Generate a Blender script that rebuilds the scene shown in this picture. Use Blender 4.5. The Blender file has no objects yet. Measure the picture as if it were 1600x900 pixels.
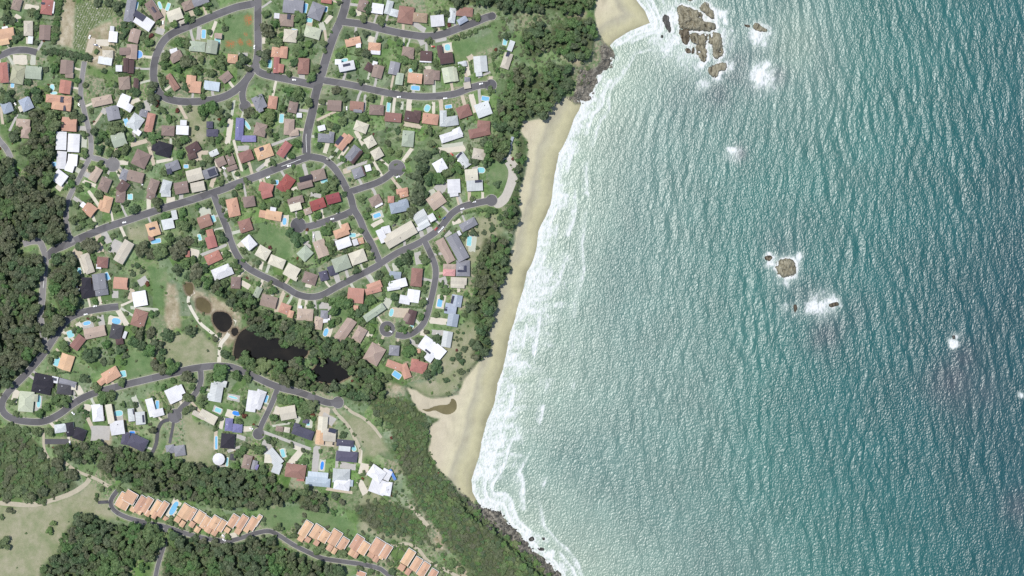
import bpy, bmesh, math, random
import numpy as np
from mathutils import Vector, Matrix
rnd = random.Random(7)
RNG = np.random.default_rng(11)
SC = bpy.context.scene
COL = SC.collection

# ------------------------------------------------------------------ camera, sky, sun, exposure
H_CAM = 1500.0          # flying height in metres
MPP = 0.75              # metres on the ground per photograph pixel
cam_d = bpy.data.cameras.new('aerial_camera'); cam = bpy.data.objects.new('aerial_camera', cam_d); COL.objects.link(cam)
cam.location = (0, 0, H_CAM); cam.rotation_euler = (0, 0, 0)
cam_d.sensor_width = 36.0; cam_d.lens = 36.0 * H_CAM / (1600 * MPP)
cam_d.clip_start = 10; cam_d.clip_end = 20000
SC.camera = cam
SUN_EL = math.radians(69); SDX, SDY = 0.90, -0.436      # shadows fall to the right and a little down
world = bpy.data.worlds.new('World'); SC.world = world; world.use_nodes = True
wn = world.node_tree; wn.nodes.clear()
sky = wn.nodes.new('ShaderNodeTexSky'); sky.sky_type = 'NISHITA'; sky.sun_disc = False
sky.sun_elevation = SUN_EL; sky.sun_rotation = math.atan2(-SDX, -SDY)
bgn = wn.nodes.new('ShaderNodeBackground'); bgn.inputs[1].default_value = 0.135
won = wn.nodes.new('ShaderNodeOutputWorld')
wn.links.new(sky.outputs[0], bgn.inputs[0]); wn.links.new(bgn.outputs[0], won.inputs[0])
sun_d = bpy.data.lights.new('sun', 'SUN'); sun_d.energy = 4.0; sun_d.angle = math.radians(0.53); sun_d.color = (1.0, 0.965, 0.90)
sun = bpy.data.objects.new('sun', sun_d); COL.objects.link(sun)
sun.rotation_euler = Vector((SDX*math.cos(SUN_EL), SDY*math.cos(SUN_EL), -math.sin(SUN_EL))).to_track_quat('-Z', 'Y').to_euler()
sun.location = (-400, 300, 900)
SC.view_settings.view_transform = 'Standard'; SC.view_settings.look = 'None'
SC.view_settings.exposure = 0.10; SC.view_settings.gamma = 1.0; SC.view_settings.use_curve_mapping = False
SC.render.engine = 'CYCLES'
SC.cycles.use_denoising = False
SC.cycles.max_bounces = 4; SC.cycles.diffuse_bounces = 2; SC.cycles.glossy_bounces = 2; SC.cycles.transmission_bounces = 2
SC.cycles.sample_clamp_indirect = 4.0

TOWN = 6.0              # height of the town above the sea
def W(px, py, z=TOWN):
    k = MPP * (H_CAM - z) / H_CAM
    return ((px - 800.0) * k, (450.0 - py) * k, z)

# ------------------------------------------------------------------ node helpers
class NT:
    def __init__(s, name, rough=0.9, spec=0.2):
        s.m = bpy.data.materials.new(name); s.m.use_nodes = True; s.t = s.m.node_tree; s.n = s.t.nodes
        s.b = s.n['Principled BSDF']; s.set(s.b, 'Roughness', rough); s.set(s.b, 'Specular IOR Level', spec)
    def set(s, node, inp, v):
        i = node.inputs[inp]
        if hasattr(v, 'links') or isinstance(v, bpy.types.NodeSocket): s.t.links.new(v, i)
        else:
            if isinstance(v, tuple) and len(v) == 3 and i.type == 'RGBA': v = (*v, 1)
            i.default_value = v
    def node(s, kind, **kw):
        nd = s.n.new(kind)
        for k, v in kw.items(): setattr(nd, k, v)
        return nd
    def pos(s):
        if not hasattr(s, '_p'): s._p = s.node('ShaderNodeTexCoord').outputs['Object']
        return s._p
    def geo(s):
        if not hasattr(s, '_g'): s._g = s.node('ShaderNodeNewGeometry')
        return s._g
    def wpos(s): return s.geo().outputs['Position']
    def mapping(s, v, scale=(1,1,1), rot=(0,0,0), loc=(0,0,0)):
        m = s.node('ShaderNodeMapping'); s.set(m, 'Vector', v)
        m.inputs['Scale'].default_value = scale; m.inputs['Rotation'].default_value = rot; m.inputs['Location'].default_value = loc
        return m.outputs[0]
    def noise(s, scale, detail=3, rough=0.55, vec=None, dist=0.0, color=False):
        nd = s.node('ShaderNodeTexNoise'); s.set(nd, 'Vector', vec if vec is not None else s.wpos())
        nd.inputs['Scale'].default_value = scale; nd.inputs['Detail'].default_value = detail
        nd.inputs['Roughness'].default_value = rough; nd.inputs['Distortion'].default_value = dist
        return nd.outputs[1] if color else nd.outputs[0]
    def voro(s, scale, vec=None, feature='F1', out='Distance'):
        nd = s.node('ShaderNodeTexVoronoi', feature=feature); s.set(nd, 'Vector', vec if vec is not None else s.wpos())
        nd.inputs['Scale'].default_value = scale
        return nd.outputs[out]
    def ramp(s, v, stops, interp='LINEAR'):
        r = s.node('ShaderNodeValToRGB'); s.set(r, 0, v); cr = r.color_ramp; cr.interpolation = interp
        while len(cr.elements) < len(stops): cr.elements.new(0.5)
        for e, (p, c) in zip(cr.elements, stops):
            e.position = p; e.color = (c, c, c, 1) if not isinstance(c, tuple) else (*c, 1)
        return r.outputs[0]
    def step(s, v, a, b):
        r = s.node('ShaderNodeMapRange'); r.interpolation_type = 'SMOOTHSTEP'; s.set(r, 0, v)
        r.inputs[1].default_value = a; r.inputs[2].default_value = b; r.inputs[3].default_value = 0; r.inputs[4].default_value = 1
        return r.outputs[0]
    def math(s, op, a, b=0.0, c=0.0):
        m = s.node('ShaderNodeMath', operation=op); s.set(m, 0, a); s.set(m, 1, b)
        if op in ('MULTIPLY_ADD',): s.set(m, 2, c)
        return m.outputs[0]
    def mix(s, f, a, b, mode='MIX'):
        m = s.node('ShaderNodeMix', data_type='RGBA', blend_type=mode)
        s.set(m, 0, f); 
        for idx, v in ((6, a), (7, b)):
            if isinstance(v, bpy.types.NodeSocket): s.t.links.new(v, m.inputs[idx])
            else: m.inputs[idx].default_value = (*v, 1)
        return m.outputs[2]
    def attr(s, name):
        a = s.node('ShaderNodeAttribute', attribute_name=name); return a
    def sep(s, c):
        p = s.node('ShaderNodeSeparateColor'); s.set(p, 0, c); return p.outputs
    def hsv(s, c, h=0.5, sat=1.0, v=1.0):
        m = s.node('ShaderNodeHueSaturation'); s.set(m, 'Hue', h); s.set(m, 'Saturation', sat); s.set(m, 'Value', v); s.set(m, 'Color', c); return m.outputs[0]
    def base(s, c): s.set(s.b, 'Base Color', c); return s.m
    def bump(s, h, strength=0.5, dist=0.3, normal=None):
        b = s.node('ShaderNodeBump'); b.inputs['Strength'].default_value = strength; b.inputs['Distance'].default_value = dist
        s.set(b, 'Height', h)
        if normal is not None: s.set(b, 'Normal', normal)
        s.set(s.b, 'Normal', b.outputs[0]); return b.outputs[0]

# ------------------------------------------------------------------ object helpers
def mesh_np(name, V, F, mat=None, smooth=False):
    me = bpy.data.meshes.new(name)
    V = np.asarray(V, dtype=np.float32); me.vertices.add(len(V)); me.vertices.foreach_set('co', V.ravel())
    F = np.asarray(F, dtype=np.int32); n, k = F.shape
    me.loops.add(n * k); me.loops.foreach_set('vertex_index', F.ravel())
    me.polygons.add(n); me.polygons.foreach_set('loop_start', np.arange(0, n * k, k, dtype=np.int32))
    if smooth: me.polygons.foreach_set('use_smooth', np.ones(n, dtype=bool))
    me.update(calc_edges=True)
    if mat: me.materials.append(mat)
    return me
def mesh_py(name, V, F, mats=None, idx=None, smooth=False):
    me = bpy.data.meshes.new(name); me.from_pydata([tuple(v) for v in V], [], F); 
    for m in (mats if isinstance(mats, (list, tuple)) else [mats] if mats else []): me.materials.append(m)
    if idx: 
        for p, i in zip(me.polygons, idx): p.material_index = i
    if smooth:
        for p in me.polygons: p.use_smooth = True
    me.update(); return me
def link(name, me, parent=None, loc=(0,0,0), rz=0.0, kind=None, label=None, cat=None, group=None):
    o = bpy.data.objects.new(name, me); COL.objects.link(o); o.location = loc; o.rotation_euler = (0, 0, rz)
    if parent is not None: o.parent = parent
    if kind: o['kind'] = kind
    if label: o['label'] = label
    if cat: o['category'] = cat
    if group: o['group'] = group
    return o
def fattr(me, name, arr):
    a = me.attributes.new(name, 'FLOAT', 'POINT'); a.data.foreach_set('value', np.asarray(arr, dtype=np.float32).ravel())
BOXF = [(0,3,2,1),(4,5,6,7),(0,1,5,4),(1,2,6,5),(2,3,7,6),(3,0,4,7)]
def box(V, F, x0, x1, y0, y1, z0, z1):
    n = len(V); V += [(x0,y0,z0),(x1,y0,z0),(x1,y1,z0),(x0,y1,z0),(x0,y0,z1),(x1,y0,z1),(x1,y1,z1),(x0,y1,z1)]
    F += [tuple(n+i for i in f) for f in BOXF]

# ------------------------------------------------------------------ 2-D helpers in photograph-map coordinates
def seg_dist(X, Y, pts, closed=False):
    d = np.full(X.shape, 1e9); P = list(pts)
    if closed: P = P + [P[0]]
    for (ax, ay), (bx, by) in zip(P[:-1], P[1:]):
        vx, vy = bx-ax, by-ay; L = vx*vx+vy*vy + 1e-9
        t = np.clip(((X-ax)*vx+(Y-ay)*vy)/L, 0, 1)
        d = np.minimum(d, (X-ax-t*vx)**2+(Y-ay-t*vy)**2)
    return np.sqrt(d)
def inside(X, Y, poly):
    r = np.zeros(X.shape, bool); n = len(poly)
    for i in range(n):
        ax, ay = poly[i]; bx, by = poly[(i+1) % n]
        if ay == by: continue
        c = ((ay > Y) != (by > Y)) & (X < (bx-ax)*(Y-ay)/(by-ay)+ax)
        r ^= c
    return r
def sdist(X, Y, poly):      # positive inside
    d = seg_dist(X, Y, poly, True); return np.where(inside(X, Y, poly), d, -d)
def sm(x, a, b):
    t = np.clip((x-a)/(b-a), 0, 1); return t*t*(3-2*t)
def vnoise(X, Y, scale, seed):
    r = np.random.default_rng(seed); N = 256; g = r.random((N, N))
    x = X/scale; y = Y/scale; xi = np.floor(x).astype(int); yi = np.floor(y).astype(int); fx = x-xi; fy = y-yi
    fx = fx*fx*(3-2*fx); fy = fy*fy*(3-2*fy)
    a = g[yi % N, xi % N]; b = g[yi % N, (xi+1) % N]; c = g[(yi+1) % N, xi % N]; d = g[(yi+1) % N, (xi+1) % N]
    return (a*(1-fx)+b*fx)*(1-fy)+(c*(1-fx)+d*fx)*fy
def fbm(X, Y, scale, seed, o=3):
    s = 0; a = 1; t = 0
    for i in range(o): s = s + a*vnoise(X, Y, scale/2**i, seed+i); t += a; a *= 0.5
    return s/t
def catmull(P, step=4.0, closed=False):
    P = [np.array(p, float) for p in P]; out = []; n = len(P)
    for i in range(n if closed else n-1):
        p1, p2 = P[i], P[(i+1) % n]
        p0 = P[i-1] if (closed or i > 0) else 2*p1-p2
        p3 = P[(i+2) % n] if (closed or i+2 < n) else 2*p2-p1
        k = max(2, int(np.linalg.norm(p2-p1)/step))
        for j in range(k):
            t = j/k; out.append(0.5*((2*p1)+(-p0+p2)*t+(2*p0-5*p1+4*p2-p3)*t*t+(-p0+3*p1-3*p2+p3)*t**3))
    if not closed: out.append(P[-1])
    return np.array(out)

# ------------------------------------------------------------------ survey data: coordinates read off the aerial map
WATERLINE = [(880,-400),(960,-100),(984,-30),(996,0),(1008,18),(1016,36),(1000,42),(980,51),(962,62),(952,72),(956,88),(950,104),(934,116),(926,132),(918,150),(920,155),(908,162),(905,172),(897,186),(890,205),(882,225),(874,240),(869,260),(866,280),(865,300),(861,318),(855,333),(847,348),(841,362),(837,400),(830,415),(823,425),(818,450),(808,485),(797,525),(792,550),(786,577),(778,600),(774,625),(766,645),(760,658),(754,683),(748,715),(742,733),(737,750),(738,768),(746,786),(762,799),(780,799),(792,820),(806,832),(820,846),(838,866),(850,876),(862,884),(876,900),(892,930),(930,1000),(1010,1200),(1100,1600)]
LAND = WATERLINE + [(-8000,1600),(-8000,-400)]
BEACHES = [[(925,-120),(932,-40),(932,0),(928,22),(934,48),(942,62),(950,74),(966,64),(985,54),(1022,42),(1004,4),(975,-60),(960,-140)],
 [(868,158),(862,150),(860,165),(852,183),(832,188),(817,188),(812,205),(822,217),(824,257),(815,292),(811,308),(813,338),(803,373),(797,403),(795,420),(785,443),(780,452),(777,480),(763,505),(767,540),(742,572),(723,595),(717,617),(692,622),(672,622),(652,611),(636,606),(640,618),(654,640),(664,646),(687,653),(674,663),(671,708),(683,730),(700,745),(712,760),(726,780),(742,786),(750,768),(744,740),(766,660),(790,590),(815,480),(850,370),(880,270),(920,150),(900,154),(885,152)]]
ROCKSHELF = [[(953,72),(946,66),(940,70),(936,82),(939,94),(931,104),(918,109),(908,109),(901,118),(898,135),(893,150),(884,154),(900,164),(924,160),(935,122),(958,104),(962,84)],
 [(742,786),(726,772),(716,762),(722,778),(738,798),(752,815),(765,828),(785,838),(800,852),(825,872),(850,897),(870,930),(900,940),(880,900),(862,880),(842,866),(822,842),(806,826),(794,815),(782,794),(762,794)]]
PONDS = [('pond_water', 'brown', [(308,468),(317,466),(328,475),(327,488),(315,486),(308,480)]),
 ('pond_water', 'brown', [(289,444),(300,444),(301,455),(296,461),(291,456)]),
 ('pond_water', 'dark', [(335,489),(350,488),(360,495),(362,507),(353,518),(342,515),(333,502)]),
 ('pond_water', 'dark', [(363,514),(370,513),(372,520),(366,525),(362,520)]),
 ('lake_water', 'dark', [(366,556),(370,530),(382,515),(400,514),(425,528),(460,533),(478,543),(480,553),(468,564),(464,572),(447,572),(423,567),(400,564),(385,557),(374,560)]),
 ('lake_water', 'dark', [(485,583),(492,575),(500,563),(507,556),(527,558),(537,570),(547,586),(537,593),(525,598),(505,597),(493,592)]),
 ('creek_water', 'tea', [(667,640.5),(682,635),(702,632),(706,624),(711,626),(713,634),(710,642),(700,647),(690,645),(680,640.5),(668,642.5),(660,639.5)])]
ROADS = [ # name, label words, end the houses are counted from, half width px, points, bulb radius
 ('loop_road', 'the northwest loop road', 'x', 5.6, [(404,4),(385,8),(367,12),(333,25),(300,39),(270,52),(255,65),(246,82),(241,100),(240,120),(244,137),(253,149),(267,156),(293,159),(325,157),(350,151),(368,141),(382,128),(392,114),(401,96)], 0),
 ('link_road', 'the road beside the flower lawn', 'y', 5.6, [(403,-60),(403,0),(403,40),(403,80),(400,105),(408,114),(425,119),(450,124),(483,131),(498,134)], 0),
 ('stub_road', 'the stub below the loop junction', 'y', 5.0, [(388,118),(380,138),(379,152),(383,166)], 9),
 ('main_road', 'the main north-south road', 'y', 6.4, [(546,-60),(541,0),(533,30),(523,52),(513,80),(505,107),(499,128),(493,148),(488,175),(482,200),(479,220),(479,240)], 0),
 ('close_road', 'the northernmost close', 'x', 5.6, [(530,33),(545,35),(567,38),(600,46),(633,53),(667,57),(692,53),(717,44),(742,35),(758,28),(769,25)], 6),
 ('close_road', 'the second close from the north', 'x', 5.2, [(498,124),(515,127),(550,133),(600,144),(633,149),(667,151),(708,147),(733,138),(752,133),(767,133)], 9),
 ('through_road', 'the long diagonal road', 'x', 5.6, [(484,244),(467,250),(433,263),(400,276),(367,288),(342,298),(300,312),(250,327),(200,344),(167,355),(142,365),(117,376),(100,384),(84,391),(73,402)], 0),
 ('loop_road', 'the big southern loop road', 'x', 5.0, [(333,301),(338,315),(347,338),(355,358),(361,378),(370,398),(383,415),(400,426),(425,438),(447,449),(463,459),(483,464),(503,461),(527,448),(558,432),(587,417),(600,408),(625,393),(650,382),(670,370),(687,357),(698,343),(708,332),(723,323),(742,318),(756,315),(768,313)], 9),
 ('curved_road', 'the curved middle road', 'y', 5.2, [(478,244),(493,246),(508,250),(522,262),(532,277),(540,292),(548,308),(553,327),(562,342),(570,362),(580,380),(588,398),(594,412)], 0),
 ('close_road', 'the grey bulb close', 'x', 5.0, [(543,301),(567,293),(590,285),(605,276),(620,263)], 13),
 ('close_road', 'the inner dead-end', 'x', 5.2, [(553,328),(540,335),(523,341),(500,349),(480,354),(466,352)], 12),
 ('hook_road', 'the hooked road above the beach', 'y', 4.6, [(664,378),(672,395),(679,412),(681,428),(678,448),(673,470),(668,490),(661,506),(649,518),(633,525),(618,523)], 0),
 ('turning_circle', 'the small turning circle', 'x', 3.6, 'ring', 0),
 ('winding_road', 'the winding southern road', 'x', 5.2, [(185,479),(167,481),(142,485),(120,491),(103,501),(93,515),(83,530),(72,547),(58,565),(42,583),(26,599),(12,614),(3,630),(6,645),(22,655),(47,659),(70,658),(93,647),(113,632),(133,620),(158,611),(200,600),(225,594),(250,588),(275,582),(300,576),(333,572),(358,573),(377,579),(397,588),(420,599),(442,607),(467,613),(492,622),(512,629),(528,629)], 9),
 ('side_road', 'the round-ended side road', 'y', 4.2, [(313,575),(314,590),(312,602),(305,615),(293,628),(283,638),(273,650)], 11),
 ('side_road', 'the side road beside the dirt lot', 'y', 4.0, [(434,606),(427,625),(418,645),(409,663),(404,678)], 9),
 ('lane', 'the townhouse lane', 'x', 3.4, [(184,766),(177,775),(173,784),(175,793),(183,801),(200,809),(225,816),(258,823),(292,834),(325,842),(355,845),(375,841),(400,833),(421,830),(438,838),(458,851),(480,862),(503,872),(533,877),(567,882),(592,888),(605,897),(640,925)], 0),
 ('lane', 'the lane into the southern forest', 'y', 3.2, [(259,822),(258,840),(256,853),(250,872),(244,896),(240,930)], 0),
 ('lane', 'the narrow western lane', 'y', 3.6, [(132,96),(129,115),(126,147),(132,175),(138,200),(142,220),(141,243),(133,260),(123,280),(112,300),(105,317),(103,335),(106,362),(114,379)], 0),
 ('close_road', 'the western round close', 'x', 4.0, [(139,238),(144,246),(156,249),(176,257)], 11),
 ('avenue', 'the western forest road', 'y', 4.6, [(36,381),(50,377),(62,378),(67,388),(71,402),(69,425),(67,450),(66,468),(63,490),(66,515),(72,547)], 0),
 ('street_end', 'the far northwest street end', 'x', 5.0, [(-40,100),(0,87),(17,80),(33,78),(46,79),(57,82)], 0),
 ('street_end', 'the western edge street end', 'y', 4.2, [(-40,195),(-8,212),(0,221),(10,233),(17,247)], 0),
 ('private_drive', 'the dark private drive', 'y', 2.8, [(264,656),(254,659),(247,671),(244,693),(238,707)], 0),
 ('private_drive', 'the lone house drive', 'y', 2.2, [(271,660),(269,672),(265,693)], 0),
 ('private_drive', 'the stubby dark drive', 'x', 4.2, [(70,690),(88,690),(107,690)], 0),
 ('private_drive', 'the spur off the townhouse lane', 'x', 2.6, [(153,785),(173,784)], 0),
]
RING_C, RING_R = (605, 514), 8.5
PATHS = [('footpath', 2.4, [(304,456),(297,461),(294,469),(297,479),(303,490),(313,505),(327,517),(338,526),(344,532)]),
 ('footpath', 3.0, [(342,571),(343,555),(345,538),(354,526),(362,512),(367,500)]),
 ('dirt_track', 2.6, [(521,638),(527,647),(538,658),(547,670),(554,684),(562,702),(560,715)]),
 ('dirt_track', 2.2, [(538,634),(550,644),(567,653),(583,667),(596,684)]),
 ('dirt_track', 3.6, [(-30,786),(0,786),(47,789),(80,782),(113,770),(133,757),(140,748)]),
 ('dirt_track', 2.4, [(100,722),(112,731),(127,739),(152,749),(170,760)]),
 ('dirt_track', 2.6, [(600,852),(617,852),(638,850),(655,860),(668,876),(693,889),(717,902)]),
 ('dirt_track', 3.0, [(640,790),(650,800),(660,812),(670,824)]),
 ('dirt_track', 2.0, [(17,247),(21,262),(28,275),(34,290)]),
 ('dirt_track', 2.0, [(68,676),(69,700),(76,716)]),
 ('footpath', 1.4, [(800,226),(797,238),(795,246)]),
]
CARPARK = [(781,240),(790,247),(797,243),(806,253),(811,262),(809,278),(801,300),(793,316),(780,325),(771,322),(776,312),(785,302),(793,280),(794,266),(788,254)]
Z_LUSH = [[(350,25),(395,18),(396,78),(345,82)],[(706,62),(743,58),(745,85),(712,96)],[(745,60),(782,45),(783,68),(745,82)],[(230,415),(262,418),(265,450),(240,452),(233,430)],[(237,450),(256,450),(257,480),(245,482)],[(195,548),(235,552),(242,585),(196,597)],[(405,345),(450,360),(455,392),(435,412),(400,370)],[(515,470),(545,465),(549,500),(525,511)],[(405,795),(470,790),(520,805),(550,815),(555,840),(520,835),(470,820),(430,830),(410,820)],[(130,600),(190,560),(170,570),(110,590),(100,560),(150,580)],[(770,240),(790,248),(796,262),(790,290),(765,305),(762,260)],[(785,55),(850,60),(850,95),(815,95),(790,75)]]
Z_DRY = [[(258,523),(317,521),(340,543),(338,567),(283,573),(260,553)],[(288,650),(335,672),(330,726),(290,722)],[(530,640),(560,650),(590,670),(606,705),(562,720),(570,700),(545,665)],[(-60,790),(50,792),(115,772),(142,756),(172,790),(187,814),(120,802),(105,825),(95,855),(66,885),(60,960),(-60,960)],[(700,520),(735,500),(760,520),(735,590),(700,610),(680,590),(690,550)],[(200,355),(228,352),(232,375),(200,378)],[(640,600),(720,590),(700,620),(660,620)],[(570,740),(600,790),(640,800),(640,850),(560,830)],[(290,160),(325,168),(322,225),(290,230)],[(720,345),(770,335),(790,360),(750,400),(730,420)]]
Z_DIRT = [[(496,640),(515,645),(529,660),(528,697),(490,697)],[(300,452),(335,462),(374,490),(374,524),(355,540),(336,528),(333,492),(306,490)],[(262,440),(275,445),(283,510),(265,517),(256,500)],[(100,-5),(117,-5),(115,76),(90,68)],[(157,670),(174,670),(174,694),(157,696)],[(672,830),(690,828),(698,860),(680,862)],[(700,870),(720,880),(750,905),(720,905)],[(134,50),(152,40),(178,30),(182,100),(160,108),(140,100),(134,75)],[(560,600),(610,598),(640,608),(610,616),(575,612)],[(884,18),(915,18),(915,28),(888,28)],[(875,84),(905,92),(905,104),(880,96)]]
Z_CROP = [[(119,4),(178,4),(176,22),(160,33),(140,50),(134,77),(115,77)]]
FORESTS = [ # label, spacing px, crown radius px, kind mix, polygons
 ('tall dark eucalypt forest along the western edge', 10, 8.5, 'dooog', [[(46,172),(70,168),(88,190),(88,225),(74,245),(83,268),(82,300),(96,312),(102,338),(104,362),(98,388),(84,386),(66,370),(40,372),(30,390),(60,400),(62,440),(48,452),(62,462),(76,474),(93,505),(80,528),(58,560),(34,590),(16,604),(-60,620),(-60,245),(14,252),(30,285),(38,270),(46,250),(22,232),(50,215)],[(82,392),(100,400),(122,400),(122,440),(118,470),(112,492),(96,490),(84,470),(76,440),(78,410)]]),
 ('scrubby green wood in the southwest corner', 9, 7, 'dgggo', [[(-60,676),(30,672),(58,690),(70,706),(82,722),(100,735),(120,757),(112,765),(82,778),(58,787),(34,778),(-60,780)]]),
 ('tree belt between the villas and the townhouses', 8.5, 6.5, 'doggo', [[(80,700),(100,690),(155,696),(200,704),(245,714),(300,724),(330,731),(400,738),(430,757),(470,766),(508,774),(506,798),(490,800),(455,783),(430,788),(400,795),(340,788),(300,780),(250,775),(215,766),(200,752),(160,742),(154,720),(120,722)]]),
 ('dense forest below the townhouse lane', 9, 7.5, 'ddogg', [[(122,802),(145,809),(170,816),(200,822),(238,827),(252,838),(252,850),(240,872),(222,876),(205,870),(196,900),(190,960),(56,960),(66,888),(95,857),(105,827)],[(266,834),(300,843),(330,852),(360,853),(395,842),(425,842),(440,858),(470,872),(510,882),(532,890),(540,960),(248,960),(256,888),(262,862)]]),
 ('waterside trees round the dark lake', 8.5, 6.5, 'dgogd', [[(383,489),(400,482),(450,500),(490,510),(497,530),(485,550),(466,540),(430,535),(405,524),(388,514)],[(335,448),(388,455),(400,482),(386,500),(370,482),(345,468)],[(498,528),(520,530),(545,538),(570,545),(577,568),(600,590),(606,612),(582,622),(556,605),(550,582),(540,574),(528,562),(509,562),(496,574),(484,560)],[(425,566),(450,568),(468,562),(488,586),(500,602),(540,602),(560,605),(592,628),(560,628),(538,620),(520,612),(480,606),(440,602),(424,592)]]),
 ('windblown trees on the dune behind the beach', 8.5, 6, 'ddggo', [[(758,372),(792,368),(797,400),(790,432),(776,478),(764,508),(766,540),(748,562),(736,552),(750,525),(742,500),(736,478),(745,440),(750,400)],[(806,208),(818,216),(820,255),(812,292),(806,300),(806,270),(810,255)],[(800,300),(808,300),(812,330),(800,360),(790,360),(792,330)]]),
 ('thick coastal wood on the northern headland', 8.5, 6.5, 'dgggo', [[(700,-60),(930,-60),(924,-5),(918,12),(900,26),(888,18),(850,14),(800,22),(770,8),(700,5)],[(815,57),(838,34),(858,46),(856,70),(836,92),(822,86)],[(860,42),(890,28),(926,30),(930,58),(916,94),(882,88),(860,76)],[(792,126),(816,96),(824,112),(850,114),(862,98),(892,106),(892,142),(868,158),(850,180),(832,184),(816,188),(812,204),(800,206),(770,200),(776,180),(786,160)],[(760,212),(795,212),(797,240),(785,246),(762,256),(750,246),(754,226)]]),
 ('low coastal scrub over the southern headland', 6.2, 5, 'odglgdg', [[(560,617),(600,617),(640,628),(664,648),(670,680),(672,708),(684,734),(706,762),(739,795),(761,815),(792,838),(834,869),(873,919),(890,960),(720,960),(735,895),(710,868),(694,850),(684,828),(668,806),(648,785),(634,745),(616,705),(614,672),(598,656)],[(556,790),(600,782),(640,794),(668,828),(668,848),(640,838),(612,836),(590,832),(556,806)]]),
]
Z_RED = [(388,31,7,9),(389,68,6,5),(375,66,5,5),(360,69,8,6),(383,55,4,4)]
# hedges: rows of clipped bushes
HEDGES = [[(92,-8),(90,20),(86,45),(83,65)],[(70,82),(85,80),(105,84),(125,87),(140,90)],[(253,118),(251,130),(256,142),(268,150)],[(710,345),(720,335),(735,331),(742,330)],[(690,370),(702,355)],[(678,385),(684,398),(692,412)],[(560,750),(558,765)],[(705,60),(725,56),(745,46),(765,40)]]
# rocks standing in the sea: outline, height, tone
ROCKS = [([(1060,10),(1068,8),(1084,14),(1090,16),(1096,22),(1100,34),(1114,36),(1118,42),(1116,47),(1100,48),(1086,48),(1070,46),(1062,40),(1060,24)],7,'o','largest ochre rock in the sea stack cluster off the sandspit'),
 ([(1094,10),(1100,4),(1106,5),(1108,12),(1115,17),(1116,29),(1108,26),(1100,20),(1094,16)],5,'o','ochre rock at the top right of the sea stack cluster'),
 ([(1080,52),(1104,53),(1106,60),(1103,66),(1104,92),(1098,96),(1088,80),(1088,66),(1080,64)],5,'o','long ochre rock pointing down below the largest sea stack'),
 ([(1110,52),(1124,53),(1129,68),(1130,84),(1122,90),(1115,88),(1112,72),(1108,66)],5,'o','ribbed ochre rock on the lower right of the cluster'),
 ([(1061,48),(1076,46),(1077,62),(1074,69),(1068,68),(1064,58)],4,'b','brown rock on the left flank of the sea stack cluster'),
 ([(1106,108),(1120,100),(1134,98),(1134,109),(1124,112),(1120,121),(1113,120)],3,'o','low ochre rock lying below the sea stack cluster'),
 ([(1035,26),(1042,23),(1046,30),(1048,48),(1045,51),(1041,44),(1036,32)],3,'g','narrow grey rock between the sandspit and the sea stacks'),
 ([(1177,39),(1183,36),(1198,46),(1196,50),(1186,49),(1178,45)],3,'o','small ochre rock ringed by foam right of the sea stacks'),
 ([(1163,38),(1172,40),(1170,43),(1164,41)],1.5,'b','sliver of rock left of the small foam-ringed ochre rock'),
 ([(1081,76),(1085,74),(1085,82),(1081,84)],2,'b','thin brown rock beside the long ochre rock'),
 ([(1071,76),(1076,75),(1080,81),(1076,84),(1071,80)],2,'b','brown boulder at the lower left tip of the cluster'),
 ([(1214,408),(1222,405),(1234,405),(1241,410),(1244,418),(1243,427),(1235,432),(1226,433),(1217,429),(1213,418)],6,'o','lone round ochre rock island out in the bay'),
 ([(1195,402),(1202,399),(1207,402),(1204,407),(1198,407)],2,'b','small brown rock up-left of the round rock island'),
 ([(1296,475),(1309,472),(1310,477),(1298,480)],1.2,'b','low reef rock awash in the foam streak'),
 ([(1240,477),(1245,477),(1245,487),(1241,488)],1.0,'b','dark reef rock left of the foam streak'),
 ([(1488,525),(1492,524),(1493,529),(1489,530)],1.6,'g','tiny dark rock breaking the surface far to the right'),
 ([(1074,-4),(1084,-4),(1082,1),(1076,1)],2,'o','small ochre rock cut by the top edge of the photo'),
 ([(1033,55),(1036,55),(1036,59),(1033,59)],1,'g','tiny grey rock below the narrow grey rock'),
 ([(826,842),(832,838),(835,844),(829,846)],1.2,'g','small dark rock in the surf below the southern shelf'),
 ([(847,840),(851,840),(851,844),(848,844)],0.8,'g','tiny rock offshore of the southern shelf'),
 ([(840,856),(849,856),(850,860),(843,860)],1.0,'g','flat dark rock in foam near the lower shelf'),
]
FOAM = [(1187,118,20,1.0),(1196,105,12,.8),(1180,54,16,.8),(1200,52,9,.7),(1145,236,12,.9),(1138,230,8,.8),(1285,473,12,.9),(1300,478,11,.8),(1266,484,12,.75),(1226,480,8,.6),(1491,537,9,1.1),(1126,22,12,1.0),(1132,36,10,.9),(1110,30,9,1.0),(1096,98,14,.7),(1140,105,12,.7),(1050,30,16,.75),(1060,60,18,.7),(1105,62,6,1.0),(1068,90,16,.6),(1100,130,16,.6),(1200,398,9,.8),(1204,412,11,.7),(1248,400,7,.8),(1243,432,6,.8),(1228,440,12,.55),(1030,60,25,.6),(770,800,14,.8),(800,812,10,.9),(830,850,10,1.0),(858,868,10,.9),(880,890,8,.7),(1595,618,7,.8),(1030,45,14,.7),(1120,98,12,.6),(1080,75,50,.60),(1128,60,28,.58),(1055,25,34,.66),(1228,425,26,.55),(1285,476,30,.60),(1192,120,32,.62),(1188,56,26,.62),(1145,240,20,.55),(1040,70,40,.55),(1300,470,14,.9),(1272,480,16,.8),(775,790,22,.7),(860,880,16,.7),(820,836,14,.7)]
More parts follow.
